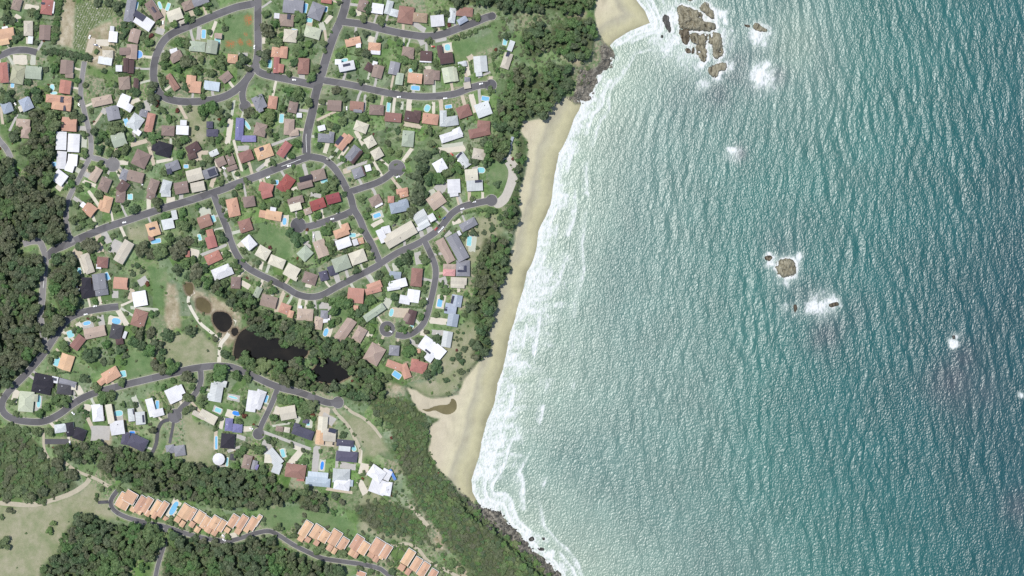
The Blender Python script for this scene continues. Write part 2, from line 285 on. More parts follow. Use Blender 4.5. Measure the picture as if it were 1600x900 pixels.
REEF = [(1490,600,38,.8),(1505,560,25,.6),(1290,520,36,.6),(1150,100,40,.6),(1120,150,35,.5),(1215,120,16,.8),(1155,240,12,.8),(1260,470,40,.5),(1590,790,25,.7),(1170,130,30,.4),(1225,385,40,.35),(1540,610,30,.4),(1060,150,40,.25),(1340,490,30,.3)]
DATA = """
@ 0 0
H 155 40 85 110 15 B
H 440 65 110 140 8 R
S 410 35 40 20 8
+ 500 70 18 110 8 W
H 60 320 150 110 -10 O
+ 40 385 90 70 -10 O
+ 45 258 55 20 -10 W
H 265 265 85 140 0 C
+ 285 375 45 70 5 L
H 420 305 105 140 3 B
H 165 700 125 170 10 Y
H 315 680 150 120 5 V
+ 282 728 65 18 8 W
H 35 680 80 190 -5 R
H 625 630 120 130 5 B
+ 650 705 75 50 5 B
H 610 815 105 125 8 R
H 1060 345 80 100 5 W
+ 1050 270 38 50 5 W
H 1010 510 100 80 0 C
+ 985 570 130 70 10 L
H 1165 780 105 120 -5 B
H 1170 480 100 70 0 B
H 1115 640 60 60 0 W
H 1180 610 50 130 0 D
P 118 790 30 60 5
P 490 820 38 55 0
P 505 872 60 22 0
V 850 420 60 150 15
V 960 400 120 60 0
V 190 560 130 90 0
V 310 565 50 90 5
V 270 380 50 60 5
V 160 170 60 60 30
V 300 70 130 50 10
C 895 420 10 U
C 935 440 30 K
C 840 345 110 W
T 900 480 33 g
T 345 130 45 d
T 290 110 40 g
T 180 220 40 g
T 100 200 50 d
T 40 170 60 d
T 200 330 40 d
T 130 350 50 d
T 80 400 35 d
T 330 260 40 d
T 340 400 35 d
T 60 130 45 g
T 430 650 30 d
T 370 640 35 d
T 500 640 50 g
T 720 755 38 g
T 797 795 33 g
T 828 627 18 g
T 1110 120 35 d
T 1160 230 40 d
T 1170 300 45 d
T 1140 345 35 d
T 1080 800 35 d
T 265 770 40 d
T 330 850 55 d
T 440 840 40 g
T 250 860 45 g
T 20 860 35 d
T 100 870 40 d
T 1130 860 40 g
T 975 660 35 d
T 545 560 35 g
T 680 560 40 d
T 1000 20 60 d
T 1090 40 70 d
T 900 5 50 d
T 25 40 60 g
@ 200 0
H 20 90 90 230 10 G
H 150 205 175 110 33 W
S 110 150 110 60 33
H 240 95 85 190 -32 B
S 245 95 25 60 -32
+ 250 50 25 120 -32 W
H 440 140 140 105 -20 C
+ 510 205 60 35 -20 C
H 560 50 105 85 -20 B
H 680 10 150 70 -20 G
H 60 335 95 130 15 P
H 35 485 100 140 3 P
H 25 625 60 125 3 D
H 8 780 20 110 0 D
H 75 780 48 100 3 D
H 450 530 120 90 -28 B
+ 428 475 70 40 -15 W
H 650 435 150 95 5 V
H 785 440 105 125 8 V
+ 845 335 70 50 5 P
H 980 550 95 85 5 O
H 415 770 65 165 -33 N
H 590 760 90 110 5 T
+ 620 815 130 110 5 T
H 785 805 145 85 8 A
H 920 722 105 80 -38 B
P 80 60 22 100 15
P 300 50 28 70 -20
P 375 65 30 70 20
P 710 320 36 78 3
P 840 385 50 50 0
P 102 510 70 70 0 r
V 325 200 45 240 5
V 665 310 40 130 5
V 800 270 30 160 20
V 1080 510 90 30 0
V 600 130 40 80 -25
V 300 290 80 60 20
C 328 210 95 W
C 1185 440 95 W
C 245 850 40 W
T 555 580 90 o
T 280 210 35 g
T 550 170 55 g
T 640 100 50 d
T 600 180 40 d
T 480 390 50 g
T 540 400 50 g
T 350 520 50 g
T 340 600 50 g
T 470 640 50 g
T 640 660 60 g
T 770 680 55 g
T 870 600 60 g
T 850 540 45 g
T 760 300 35 d
T 900 260 40 d
T 1080 560 65 d
T 1040 600 45 d
T 1110 630 45 o
T 540 820 55 d
T 500 740 40 g
T 340 760 45 g
T 190 400 50 g
T 220 330 30 r
T 130 350 30 g
T 170 370 40 g
T 220 800 50 d
T 210 860 50 g
T 110 720 40 g
T 40 840 40 d
T 700 840 40 g
T 790 590 40 g
T 690 560 45 l
T 705 500 30 l
T 370 880 30 g
T 30 240 45 d
T 120 20 40 g
T 430 220 50 l
T 500 20 40 d
T 730 40 45 g
T 980 745 25 g
T 300 700 30 g
T 60 870 50 d
T 580 540 50 d
@ 400 0
H 350 60 190 130 6 G
+ 310 15 80 50 6 C
H 565 105 130 150 22 G
H 285 190 135 110 5 B
S 310 160 30 50 5
+ 195 148 50 50 5 W
H 320 335 125 120 5 C
H 530 305 150 105 15 E
H 185 490 80 95 8 T
+ 260 490 70 110 5 T
H 190 610 55 150 3 R
+ 230 640 60 80 8 R
H 445 620 105 150 3 N
H 660 10 100 40 8 R
H 1000 50 90 110 15 B
H 1140 80 110 95 8 W
H 910 390 145 75 -12 T
+ 960 425 45 45 0 W
H 1110 440 115 80 5 T
+ 1120 490 90 40 5 W
H 850 620 150 85 -12 W
S 850 610 70 25 -12
+ 770 580 60 50 0 W
H 1060 630 70 80 30 D
H 1140 670 100 120 15 B
+ 1115 595 45 40 15 W
P 460 80 38 95 12
P 645 85 48 48 10
P 500 190 55 38 10
P 130 600 34 70 5
P 360 288 50 30 10
P 830 565 60 30 -12
V 620 250 50 80 -20
V 650 330 25 100 -8
V 680 180 40 90 40
V 100 40 110 18 -35
V 70 380 30 60 0
V 430 720 60 50 0
V 960 120 50 60 0
V 1080 370 60 60 20
V 500 225 60 40 10
C 265 50 95 W
C 358 748 5 W
T 100 270 80 o
T 180 220 50 g
T 90 130 45 g
T 80 510 75 d
T 70 590 40 g
T 120 380 40 g
T 200 390 55 g
T 240 330 40 g
T 410 340 45 d
T 380 460 60 g
T 430 500 55 g
T 490 410 50 l
T 630 400 45 g
T 640 475 30 g
T 350 590 50 d
T 305 690 38 g
T 400 160 60 g
T 520 720 60 g
T 560 640 50 g
T 510 480 25 g
T 550 395 20 d
T 900 115 42 g
T 1050 90 50 d
T 1000 170 48 g
T 1170 195 50 g
T 850 350 40 d
T 940 315 35 d
T 1020 310 45 d
T 780 520 40 d
T 980 770 42 d
T 1030 500 60 d
T 960 480 45 g
T 1090 560 40 d
T 780 690 40 g
T 865 715 30 d
T 300 850 60 g
T 390 880 60 g
T 740 840 50 o
T 820 870 40 g
T 780 20 35 d
T 700 120 30 g
T 940 600 40 g
T 1160 370 40 g
T 820 480 40 g
T 1040 760 25 g
T 120 660 30 g
@ 600 0
H 45 70 65 130 15 L
+ 95 120 80 70 15 L
H 205 140 145 160 8 N
H 335 165 140 90 5 Z
H 500 195 125 105 -5 W
H 640 145 65 140 8 L
H 755 110 155 85 5 N
+ 735 190 95 55 -30 S
H 225 485 110 90 8 B
+ 250 535 60 30 8 B
H 395 525 110 95 3 D
+ 390 575 110 18 3 W
H 585 545 125 100 -8 D
+ 525 480 50 110 -8 D
H 95 640 95 120 12 G
+ 145 740 70 110 8 V
H 290 735 135 95 5 T
+ 295 695 130 20 5 C
H 420 720 95 140 0 B
+ 485 705 75 90 3 B
H 610 700 120 140 -10 E
+ 660 700 60 130 -10 E
H 905 600 125 150 -5 L
+ 890 690 60 50 -5 L
H 735 600 80 50 -10 L
H 780 745 55 45 0 G
+ 780 800 65 60 -10 C
H 1150 570 80 150 18 C
+ 1190 430 50 100 20 L
S 1165 500 30 50 20
P 595 445 52 60 -8
P 295 825 80 40 5
P 1135 392 35 60 10
P 250 660 35 30 0
V 595 445 90 90 -8
V 330 250 50 140 -55
V 350 390 50 70 -30
V 185 380 20 100 5
V 530 360 110 60 -10
V 470 810 30 140 0
V 410 640 60 40 0
V 780 640 40 150 -10
V 810 540 60 50 -30
V 940 700 120 20 -25
V 1000 735 40 40 0
C 460 435 5 R
C 910 785 -15 W
C 1030 855 5 W
T 145 400 45 g
T 115 360 25 d
T 190 560 50 g
T 280 600 55 g
T 150 540 35 g
T 320 460 35 g
T 350 640 35 g
T 220 770 40 g
T 610 235 22 r
T 480 280 30 d
T 40 210 30 g
T 90 210 25 g
T 500 120 40 d
T 590 120 45 d
T 690 40 60 d
T 720 640 50 g
T 1140 340 45 d
T 420 385 35 g
T 880 160 40 l
T 840 160 35 g
T 740 330 35 g
T 680 350 35 g
T 800 310 30 g
T 860 290 30 g
T 1040 510 35 g
T 1060 660 30 g
T 480 600 35 g
T 160 830 30 g
T 20 430 30 g
T 110 600 30 g
T 560 260 25 g
T 1000 850 40 g
T 1050 460 25 r
@ 0 150
H 65 105 100 105 -20 S
H 245 75 110 120 -25 S
+ 205 115 60 55 -25 C
H 550 30 240 75 5 T
+ 575 90 180 85 8 T
S 585 35 30 55 5
S 610 115 20 50 5
H 650 265 140 130 4 T
+ 585 285 15 90 0 W
H 215 255 130 80 5 P
+ 240 340 85 110 5 P
H 575 420 95 170 2 W
H 690 440 110 170 3 W
H 575 600 90 165 5 W
+ 680 600 90 110 5 W
+ 655 665 80 90 18 W
H 560 765 120 120 38 W
H 955 45 190 85 -12 P
H 1060 160 120 130 -12 G
H 1160 50 95 130 22 W
H 1115 410 130 125 -18 V
H 895 735 80 140 30 P
H 980 830 100 130 22 B
H 1165 740 75 100 20 G
H 1150 850 90 110 35 D
P 1185 245 40 70 -20
P 510 640 40 40 0
V 125 250 22 170 25
V 15 180 25 160 -8
V 770 305 70 45 0
V 785 430 55 110 0
V 920 210 22 150 35
V 975 140 50 50 30
V 850 760 130 50 30
V 840 820 130 35 22
V 1160 625 80 40 0
V 730 700 60 40 30
V 560 850 60 70 35
V 780 590 60 25 10
C 740 85 80 W
C 140 70 60 W
T 790 365 38 g
T 792 540 42 g
T 750 210 45 d
T 690 170 60 o
T 430 90 60 g
T 520 190 55 g
T 120 380 70 d
T 170 310 45 g
T 130 140 40 d
T 80 220 35 d
T 880 330 45 d
T 960 370 50 g
T 1010 430 50 d
T 1080 290 75 g
T 1140 290 40 d
T 910 420 50 d
T 930 500 55 d
T 1020 530 45 g
T 1090 530 55 o
T 1170 500 50 g
T 850 680 45 g
T 940 630 40 g
T 980 690 35 g
T 750 650 40 g
T 660 820 45 g
T 670 750 40 d
T 850 140 30 g
T 60 30 80 d
T 20 20 60 g
T 740 870 40 g
T 820 830 35 g
T 340 20 60 d
T 1140 160 40 d
T 1110 720 20 d
T 1150 670 20 d
T 720 10 40 g
@ 200 150
H 10 110 60 70 30 W
H 70 245 120 140 35 L
+ 85 335 75 50 35 W
H 145 160 75 70 15 G
H 205 250 75 180 12 T
H 375 325 120 95 3 B
H 510 320 115 85 3 W
+ 520 250 60 50 3 W
H 335 500 140 130 15 K
+ 265 480 80 80 15 K
H 120 590 140 150 25 B
H 70 755 150 100 15 B
+ 120 780 50 60 15 B
H 420 660 130 90 -20 G
S 390 710 45 50 -15
H 235 845 90 130 20 B
H 355 855 90 130 15 L
H 625 740 150 110 -15 C
+ 655 850 130 90 -12 C
H 770 720 130 90 -20 G
S 790 715 70 60 -20
H 500 860 130 110 -10 B
H 610 490 130 90 -30 D
+ 600 560 80 60 -20 D
H 765 270 60 65 0 F
+ 790 345 110 70 0 F
H 1045 310 75 210 3 U
+ 1130 400 140 60 0 U
H 805 535 85 55 -25 L
H 870 615 90 85 -25 B
H 960 595 70 100 -20 B
H 975 675 100 45 -20 B
H 1105 565 130 100 -20 N
P 1115 270 28 100 -35
P 10 270 40 50 0
P 545 660 40 30 0
V 950 330 50 230 8
V 985 110 25 140 10
V 1030 560 25 290 -15
V 60 50 110 40 -25
V 180 90 40 110 -20
V 100 440 160 40 -15
V 220 560 35 180 -15
V 340 605 160 30 -10
V 400 480 20 160 0
V 510 140 30 170 -28
V 800 790 40 130 20
V 840 650 40 120 -15
V 690 530 120 40 0
V 60 390 25 120 -10
V 640 580 100 60 -15
V 1080 490 110 50 0
C 130 820 70 W
C 900 675 30 W
T 225 30 65 d
T 310 130 50 g
T 380 210 40 g
T 230 380 60 g
T 150 360 40 d
T 300 360 40 d
T 460 130 30 r
T 570 120 35 g
T 700 130 65 g
T 780 100 60 g
T 850 160 50 g
T 940 80 45 g
T 705 190 35 g
T 855 222 22 r
T 885 250 45 g
T 935 190 35 d
T 525 400 50 g
T 470 440 50 g
T 480 540 55 g
T 640 300 30 d
T 780 410 40 g
T 850 400 40 g
T 865 510 35 g
T 940 530 45 g
T 1120 150 60 o
T 1170 170 45 g
T 1020 730 30 g
T 950 770 25 g
T 760 590 45 g
T 600 620 40 g
T 330 720 45 g
T 310 850 30 g
T 470 760 30 g
T 700 640 35 d
T 1090 660 35 d
T 110 90 50 d
T 40 160 30 g
T 700 5 35 g
T 20 400 50 g
T 570 880 35 d
T 870 810 45 g
T 430 210 30 g
T 260 60 40 r
T 1110 800 40 g
T 1040 850 40 g
T 120 660 25 d
T 200 670 30 g
@ 400 150
H 30 60 110 130 -25 G
+ 40 125 50 50 -25 G
H 155 60 85 120 8 T
H 345 105 85 105 12 B
H 310 290 95 150 3 P
+ 355 345 90 60 -8 P
H 405 180 50 45 0 W
H 40 315 110 120 15 B
H 75 525 160 120 -20 O
S 55 500 40 35 -20
H 265 500 80 150 35 R
H 735 90 130 100 3 B
H 945 95 130 90 5 N
+ 955 135 80 40 5 G
H 1130 130 135 95 3 B
H 655 395 150 80 5 G
+ 705 380 50 90 10 G
H 815 430 90 150 38 T
+ 870 400 60 70 38 T
S 780 415 40 90 38
H 910 540 90 150 38 G
+ 940 570 40 150 38 D
H 985 290 125 95 20 C
H 1070 430 95 100 -30 C
H 1135 540 100 95 -30 C
H 955 720 100 95 -20 G
+ 1000 700 30 90 -20 D
H 1050 675 55 60 -15 W
H 615 300 70 50 -15 W
H 285 820 110 150 35 M
+ 245 850 90 80 35 M
H 95 860 130 90 15 R
H 460 830 140 70 -15 B
+ 470 775 130 60 -15 K
H 585 740 130 100 -15 B
P 240 210 38 80 5
P 640 795 60 35 -10
P 190 810 40 40 0
V 280 410 300 25 -20
V 660 185 200 25 -25
V 1020 70 25 160 3
V 1180 50 25 100 10
V 970 390 40 150 -30
V 820 530 35 150 35
V 460 690 35 110 -15
V 850 700 70 45 -15
V 1140 680 25 160 -30
V 660 480 40 110 15
V 80 640 30 180 50
V 110 600 40 130 20
V 950 650 200 30 -20
V 360 870 60 30 -20
C 310 655 -10 W
C 115 762 -20 W
C 850 115 90 W
C 675 595 30 K
T 490 60 55 g
T 250 110 50 g
T 130 200 80 l
T 600 460 40 d
T 110 320 50 g
T 190 380 30 g
T 380 440 50 g
T 330 560 40 g
T 600 140 40 g
T 840 30 40 d
T 620 50 45 g
T 740 290 45 d
T 690 270 45 g
T 810 230 50 g
T 910 190 50 g
T 1010 200 50 g
T 1080 20 50 g
T 580 260 30 g
T 560 360 30 d
T 720 540 35 g
T 810 590 45 g
T 1040 560 40 g
T 1085 640 25 d
T 1130 720 35 g
T 1010 410 30 g
T 500 650 30 g
T 710 820 60 g
T 640 860 60 g
T 160 800 30 d
T 580 870 40 g
T 40 20 50 d
T 340 20 60 d
T 800 170 40 d
T 150 620 40 g
T 350 660 25 g
T 880 780 20 d
T 740 760 30 d
@ 600 150
H 85 200 155 85 5 N
H 265 195 145 100 10 D
+ 310 180 70 90 5 D
H 435 215 150 100 8 T
H 555 210 65 150 0 L
+ 630 235 130 90 -8 L
H 750 145 130 110 -20 N
H 930 125 140 130 -20 L
H 895 340 200 85 -12 N
+ 935 265 120 70 5 N
H 630 375 210 80 -18 W
+ 690 340 80 80 -25 W
H 225 400 110 150 5 V
H 745 600 80 150 -35 L
S 705 555 70 20 -50
H 525 655 110 110 -30 W
H 890 545 120 100 10 C
H 655 845 120 130 -3 W
H 820 740 120 110 -5 C
+ 850 840 150 100 -3 L
S 885 795 65 25 -5
H 1195 420 25 80 20 S
H 170 890 110 50 -10 T
P 42 105 30 85 5
P 405 115 50 65 25
P 605 100 60 30 -8
P 950 25 70 40 10
P 910 695 70 50 5
V 235 90 50 130 5
V 465 110 30 110 0
V 535 90 40 110 -5
V 745 40 35 100 -15
V 840 70 50 180 -15
V 220 550 35 150 35
V 265 275 170 40 10
V 640 500 240 60 -5
V 860 700 60 80 -15
V 540 850 110 100 -50
V 170 90 25 80 5
V 640 460 200 35 -8
C 635 545 40 R
C 705 610 20 W
C 130 757 -20 W
C 575 22 -5 W
C 140 8 -5 W
T 50 30 35 g
T 135 80 25 d
T 620 160 45 g
T 1040 180 50 g
T 1090 110 50 d
T 1080 270 80 d
T 1150 200 50 g
T 960 430 90 d
T 1050 400 60 g
T 1110 450 70 g
T 1130 520 50 g
T 1020 500 55 d
T 950 620 55 d
T 850 610 50 d
T 470 520 50 d
T 350 560 80 d
T 350 660 90 d
T 300 750 90 d
T 420 780 85 d
T 320 840 80 d
T 510 770 60 g
T 590 720 60 g
T 580 590 60 g
T 680 680 55 g
T 640 610 45 d
T 540 540 40 d
T 440 440 50 g
T 490 370 30 g
T 130 320 40 d
T 420 320 50 g
T 730 290 40 g
T 1060 820 45 d
T 800 480 30 g
T 660 270 30 g
T 60 520 40 l
T 140 540 45 l
T 220 600 30 l
T 80 850 40 g
T 130 400 20 d
T 145 790 25 g
T 440 340 40 g
T 1170 60 50 d
T 1080 50 40 d
T 500 640 50 d
T 750 660 40 d
T 30 440 40 o
@ 0 300
H 840 165 110 110 38 O
+ 778 120 40 50 38 W
H 1000 115 90 150 15 O
+ 950 120 50 90 15 O
H 1130 45 90 110 5 B
H 820 670 85 190 -18 C
+ 770 690 20 150 -18 C
H 960 660 105 100 5 N
+ 925 700 45 40 5 W
H 810 860 90 120 0 K
H 930 840 120 150 -8 G
H 1160 560 100 220 30 C
H 1130 850 130 100 5 T
P 745 740 35 60 -10
P 1005 790 35 70 -25
P 740 895 40 20 0
V 730 80 100 35 35
V 880 60 30 180 -35
V 930 480 60 170 -10
V 1090 520 110 130 30
V 720 580 90 80 30
V 1000 430 60 110 -30
C 775 120 40 W
C 1165 285 -10 W
T 840 510 75 o
T 735 510 45 d
T 650 590 65 d
T 880 620 45 g
T 945 450 35 g
T 1028 533 25 d
T 620 680 90 d
T 660 780 90 o
T 520 780 80 o
T 560 650 60 d
T 1170 440 35 d
T 1070 590 30 g
T 1120 690 35 g
T 1090 150 40 g
T 1170 100 40 d
T 720 120 35 g
T 760 220 50 g
T 690 260 50 g
T 730 340 40 g
T 780 300 35 g
T 860 300 40 g
T 590 100 30 d
T 350 660 50 o
T 840 90 40 g
T 920 20 50 g
T 1060 410 30 g
T 240 420 50 l
@ 200 300
H 235 350 115 130 -18 O
S 230 343 55 22 -15
+ 215 430 50 50 -18 N
H 375 300 110 95 -12 L
+ 435 215 50 90 -12 L
H 720 275 125 110 -20 N
H 770 390 65 80 -15 R
+ 780 470 95 110 -15 R
H 985 145 110 170 -12 T
H 1135 90 110 100 -10 B
H 1100 315 120 115 -18 N
H 1135 475 100 120 -40 W
H 800 615 150 95 -25 R
H 885 750 190 110 -22 W
H 1010 850 90 110 3 B
H 560 580 40 60 0 R
H 215 30 80 80 15 B
H 355 15 90 60 0 L
H 0 520 60 100 20 C
P 800 250 35 60 -20
P 262 460 90 40 -10
P 672 425 28 55 -15
P 20 45 45 50 0
V 720 185 110 90 -10
V 1000 380 110 30 -15
V 620 570 90 70 15
V 800 545 260 30 -22
V 750 680 100 40 -30
V 400 75 80 60 0
V 195 110 40 110 0
V 500 60 40 80 0
V 140 835 90 70 -35
V 1100 870 90 50 30
V 1060 500 60 60 -40
V 300 340 25 80 -15
T 265 120 65 o
T 45 160 60 d
T 350 225 45 g
T 510 190 50 g
T 520 310 75 g
T 500 260 50 g
T 600 280 45 g
T 390 440 60 g
T 130 530 90 o
T 200 590 60 o
T 290 580 85 g
T 330 520 50 g
T 450 550 95 r2
T 560 450 50 o
T 630 490 45 g
T 690 370 35 d
T 690 490 40 g
T 850 380 40 g
T 880 440 60 d
T 450 720 65 d
T 530 680 50 g
T 600 640 60 g
T 620 740 90 o
T 700 720 60 d
T 740 840 75 g
T 640 850 50 g
T 570 800 55 d
T 830 870 60 d
T 900 860 50 g
T 1075 550 38 g
T 920 580 45 g
T 1000 680 50 g
T 1040 740 40 g
T 40 690 25 d
T 90 690 35 d
T 130 740 35 d
T 35 770 30 d
T 35 735 18 d
T 650 130 35 g
T 750 125 45 g
T 890 90 40 g
T 920 220 30 g
T 20 470 30 d
T 720 500 30 d
T 480 440 40 d
T 60 870 30 d
T 890 170 25 g
T 1000 260 35 g
T 1080 640 25 g
T 1000 20 40 d
T 180 860 25 r
@ 400 300
H 100 20 100 70 -15 R
H 165 220 150 90 10 O
+ 85 210 110 70 10 O
+ 160 165 55 45 10 W
H 370 80 150 70 -15 B
+ 370 140 110 70 -15 C
H 485 180 70 60 -20 P
H 580 115 140 95 -20 M
H 725 60 130 90 -15 M
H 1120 80 110 90 -28 B
+ 1150 120 80 30 -28 W
H 800 380 140 80 -20 T
+ 840 330 70 70 -20 T
H 820 480 140 90 -20 W
+ 930 470 50 60 -20 W
H 970 460 80 60 -15 O
H 610 530 110 160 -20 P
H 460 575 120 110 -45 V
H 65 570 120 110 30 C
H 195 655 150 95 22 C
H 335 745 130 120 28 C
+ 345 800 90 40 28 C
H 505 810 130 105 18 B
H 635 785 80 90 -15 F
+ 715 735 80 90 -20 F
H 955 610 150 120 -20 C
H 800 670 160 130 -20 V
H 1110 880 140 70 -20 T
H 1180 410 70 130 -25 W
H 0 490 25 30 20 W
P 268 275 36 66 5
P 1135 220 70 38 -20
P 905 405 60 35 0
V 270 270 70 110 5
V 1140 220 110 70 -20
V 580 410 60 90 -15
V 540 420 25 100 0
V 1140 290 120 40 -30
V 480 500 60 70 -20
V 760 810 50 90 -20
V 50 690 30 80 15
V 110 720 25 80 20
V 490 880 60 30 15
V 740 470 50 60 -20
V 560 30 100 40 10
C 768 193 -18 L
C 715 252 -12 W
C 540 410 95 W
T 370 450 85 d
T 320 370 50 d
T 470 430 35 g
T 650 370 55 g
T 710 310 35 g
T 700 500 50 g
T 690 560 40 g
T 830 555 35 d
T 1040 510 40 g
T 1080 610 40 g
T 1020 690 25 g
T 940 740 45 d
T 990 70 45 g
T 1050 160 35 d
T 1040 220 35 g
T 180 100 50 g
T 130 130 35 g
T 290 40 60 l
T 410 220 35 g
T 70 130 45 g
T 590 650 25 d
T 650 610 45 g
T 420 680 40 g
T 20 660 35 d
T 230 810 40 g
T 400 800 30 g
T 90 290 18 d
T 830 20 35 d
T 740 150 45 g
T 580 220 40 g
T 130 520 25 r
T 980 360 35 g
T 890 240 30 g
T 20 860 30 g
T 130 860 30 g
T 1150 770 45 d
T 670 320 35 g
T 880 560 35 g
T 480 350 20 r
@ 600 300
H 145 140 180 100 -12 S
+ 180 100 80 60 -15 S
H 490 80 150 130 -35 P
H 345 240 130 120 -30 L
+ 370 300 110 80 -30 L
H 448 240 60 70 -30 W
H 655 15 80 55 -8 W
H 330 343 45 40 -25 W
H 150 400 310 130 -30 C
+ 20 355 80 70 -15 W
H 790 305 160 80 -28 G
+ 705 385 30 45 -28 W
H 690 520 110 260 -28 G
H 575 550 85 240 -28 P
H 740 715 130 150 0 G
S 755 720 35 60 0
S 720 740 60 20 0
H 610 755 115 65 2 I
+ 615 700 120 50 2 P
H 700 835 150 70 3 C
+ 690 880 130 40 3 C
H 305 800 105 170 5 N
H 105 780 110 70 5 S
H 135 860 160 80 -15 W
+ 70 880 50 60 -15 W
H 185 20 80 60 -15 T
H 65 70 60 65 0 T
P 800 460 42 90 5
V 830 480 70 160 5
V 800 40 30 90 0
V 925 40 25 80 0
V 680 280 80 40 -20
V 420 330 60 120 -20
V 350 390 40 60 -20
V 470 30 60 120 -30
V 320 620 60 120 -10
V 560 850 70 110 -20
V 110 700 60 80 -10
V 580 400 110 40 -30
C 845 92 -8 W
C 735 157 -15 W
C 560 245 -35 U
C 508 320 -45 K
C 488 345 -45 R
C 548 338 -48 W
C 520 368 -45 W
C 95 310 -30 K
C 625 412 -30 K
T 310 50 90 d
T 260 190 65 o
T 380 20 60 d
T 590 105 25 d
T 615 130 20 d
T 830 65 35 g
T 990 180 60 g
T 890 170 30 g
T 200 620 75 d
T 150 660 50 d
T 240 570 45 d
T 380 630 60 g
T 160 720 35 g
T 440 310 20 d
T 840 380 50 d
T 680 650 35 g
T 545 430 25 d
T 370 720 25 d
T 500 210 25 g
T 90 240 50 g
T 180 230 40 g
T 220 440 25 g
T 270 420 25 g
T 410 850 22 g
T 540 860 35 g
T 760 400 35 d
T 520 235 18 r
T 690 870 20 g
T 50 820 60 g
T 180 780 25 d
T 865 320 20 d
T 930 380 30 d
T 1020 345 35 d
T 1080 240 35 d
T 1170 310 50 g
T 1090 310 25 d
T 850 740 30 g
T 860 840 40 g
@ 0 450
H 730 510 90 140 38 N
H 890 415 200 100 -12 P
H 1090 410 110 140 12 K2
+ 1120 500 70 60 -10 D
+ 1170 440 30 70 20 W
H 620 695 125 150 18 O
H 1040 815 160 110 -30 T
+ 960 870 90 60 -40 T
H 410 865 190 110 12 K
+ 515 860 60 60 12 W
S 510 855 45 25 12
H 630 890 170 60 15 G
H 820 30 130 120 -12 K
H 950 20 120 100 -8 G
H 1130 0 140 20 5 T
P 815 330 70 35 -12
P 660 432 60 62 -20
P 533 690 45 80 18
P 1090 310 80 55 10
P 1155 805 50 55 -10
P 750 5 40 40 0
V 1080 310 130 90 15
V 745 360 50 80 -30
V 950 310 60 110 -10
V 640 500 40 90 -30
V 935 110 30 90 -10
V 1150 280 50 170 -30
V 1080 60 60 70 0
V 545 590 20 60 -40
V 820 345 110 60 -10
C 890 170 -10 W
C 803 247 -10 W
T 650 210 75 o
T 590 130 60 d
T 560 60 80 d
T 680 30 60 d
T 590 545 65 g
T 640 580 30 g
T 820 620 90 d
T 890 610 60 d
T 970 690 40 d
T 1040 690 40 g
T 1040 600 40 g
T 1110 580 60 d
T 990 530 50 g
T 780 850 50 d
T 820 870 35 d
T 470 680 40 g
T 520 620 40 g
T 500 760 30 g
T 890 130 35 g
T 760 170 25 g
T 690 400 35 d
T 870 290 35 g
T 920 300 25 g
T 1180 240 25 g
T 1180 60 25 g
T 780 550 25 d
T 740 390 30 g
T 1170 640 40 d
T 1150 700 40 g
T 1140 890 50 g
T 1160 560 40 d
T 750 60 30 l
@ 200 450
H 110 100 130 140 -10 W
H 105 285 130 160 18 N
+ 98 225 35 30 10 W
H 865 890 120 60 15 L
V 150 195 260 30 5
V 30 60 50 100 15
T 260 240 35 d
T 350 440 75 d
T 390 480 45 d
T 570 390 65 d
T 600 440 35 d
T 460 430 30 d
T 850 435 30 d
T 810 470 45 o
T 50 500 70 d
T 110 420 70 o
T 200 420 50 o
T 250 520 70 d
T 200 590 80 g
T 110 550 60 d
T 310 600 50 d
T 310 660 45 d
T 240 720 65 o
T 310 760 70 o
T 410 740 80 g
T 915 620 55 d
T 1090 680 85 g
T 1160 740 65 g
T 970 660 30 d
T 850 790 90 g
T 760 830 45 g
T 1010 820 60 g
T 1110 840 50 g
T 60 380 40 g
T 220 240 40 g
T 750 590 15 d
T 560 850 80 o
T 420 870 35 g
T 1090 640 40 d
@ 400 450
H 120 125 150 110 15 B
H 270 195 100 95 20 T
+ 325 245 50 70 15 T
H 460 250 150 110 5 P
+ 415 185 35 40 0 W
H 640 250 70 80 3 G
+ 660 305 70 35 -10 W
H 585 330 80 120 8 P
H 935 70 150 140 5 T
+ 935 185 45 45 5 T
H 1100 20 150 60 -15 T
H 830 400 100 260 35 P
H 970 435 95 140 30 P
H 1110 620 150 180 30 P
H 1110 230 70 220 55 V
H 15 40 60 100 25 V
P 655 415 40 75 20
V 680 415 60 90 20
V 225 130 40 210 22
V 410 130 30 160 10
V 640 165 90 60 0
V 1050 430 80 50 30
V 690 230 30 120 0
C 415 180 5 W
T 770 150 110 g
T 820 60 40 d
T 510 160 40 g
T 560 230 35 d
T 470 300 35 g
T 350 260 35 g
T 890 240 50 g
T 950 240 50 d
T 1010 190 50 d
T 1070 110 60 g
T 970 310 45 g
T 1000 330 40 g
T 700 330 50 g
T 770 300 40 g
T 900 540 70 g
T 1090 390 45 l
T 1070 470 20 g
T 150 20 60 g
T 1170 500 35 g
T 60 750 80 l
T 85 815 25 d
T 590 140 25 g
T 1100 310 40 g
T 650 110 30 g
@ 600 450
H 275 75 115 120 8 W
+ 195 110 100 80 10 W
H 90 0 120 40 -10 W
H 680 120 100 110 10 S
+ 625 195 110 100 10 S
+ 645 300 100 120 10 S
S 575 195 28 38 10
S 620 105 22 75 15
H 590 480 90 150 10 L
H 405 530 130 130 35 W
+ 505 600 120 120 40 W
+ 430 640 80 100 35 W
S 410 605 70 18 38
H 255 275 80 140 15 D
+ 225 280 70 80 30 B
H 95 585 95 95 5 G
H 110 730 180 70 20 T
+ 200 780 75 140 -20 T
H 325 740 150 110 15 R
+ 290 690 70 50 10 R
H 325 590 35 40 0 T
P 523 140 45 75 10
P 70 230 36 70 15
P 265 335 30 78 10
P 120 815 50 80 -55
V 530 130 80 130 10
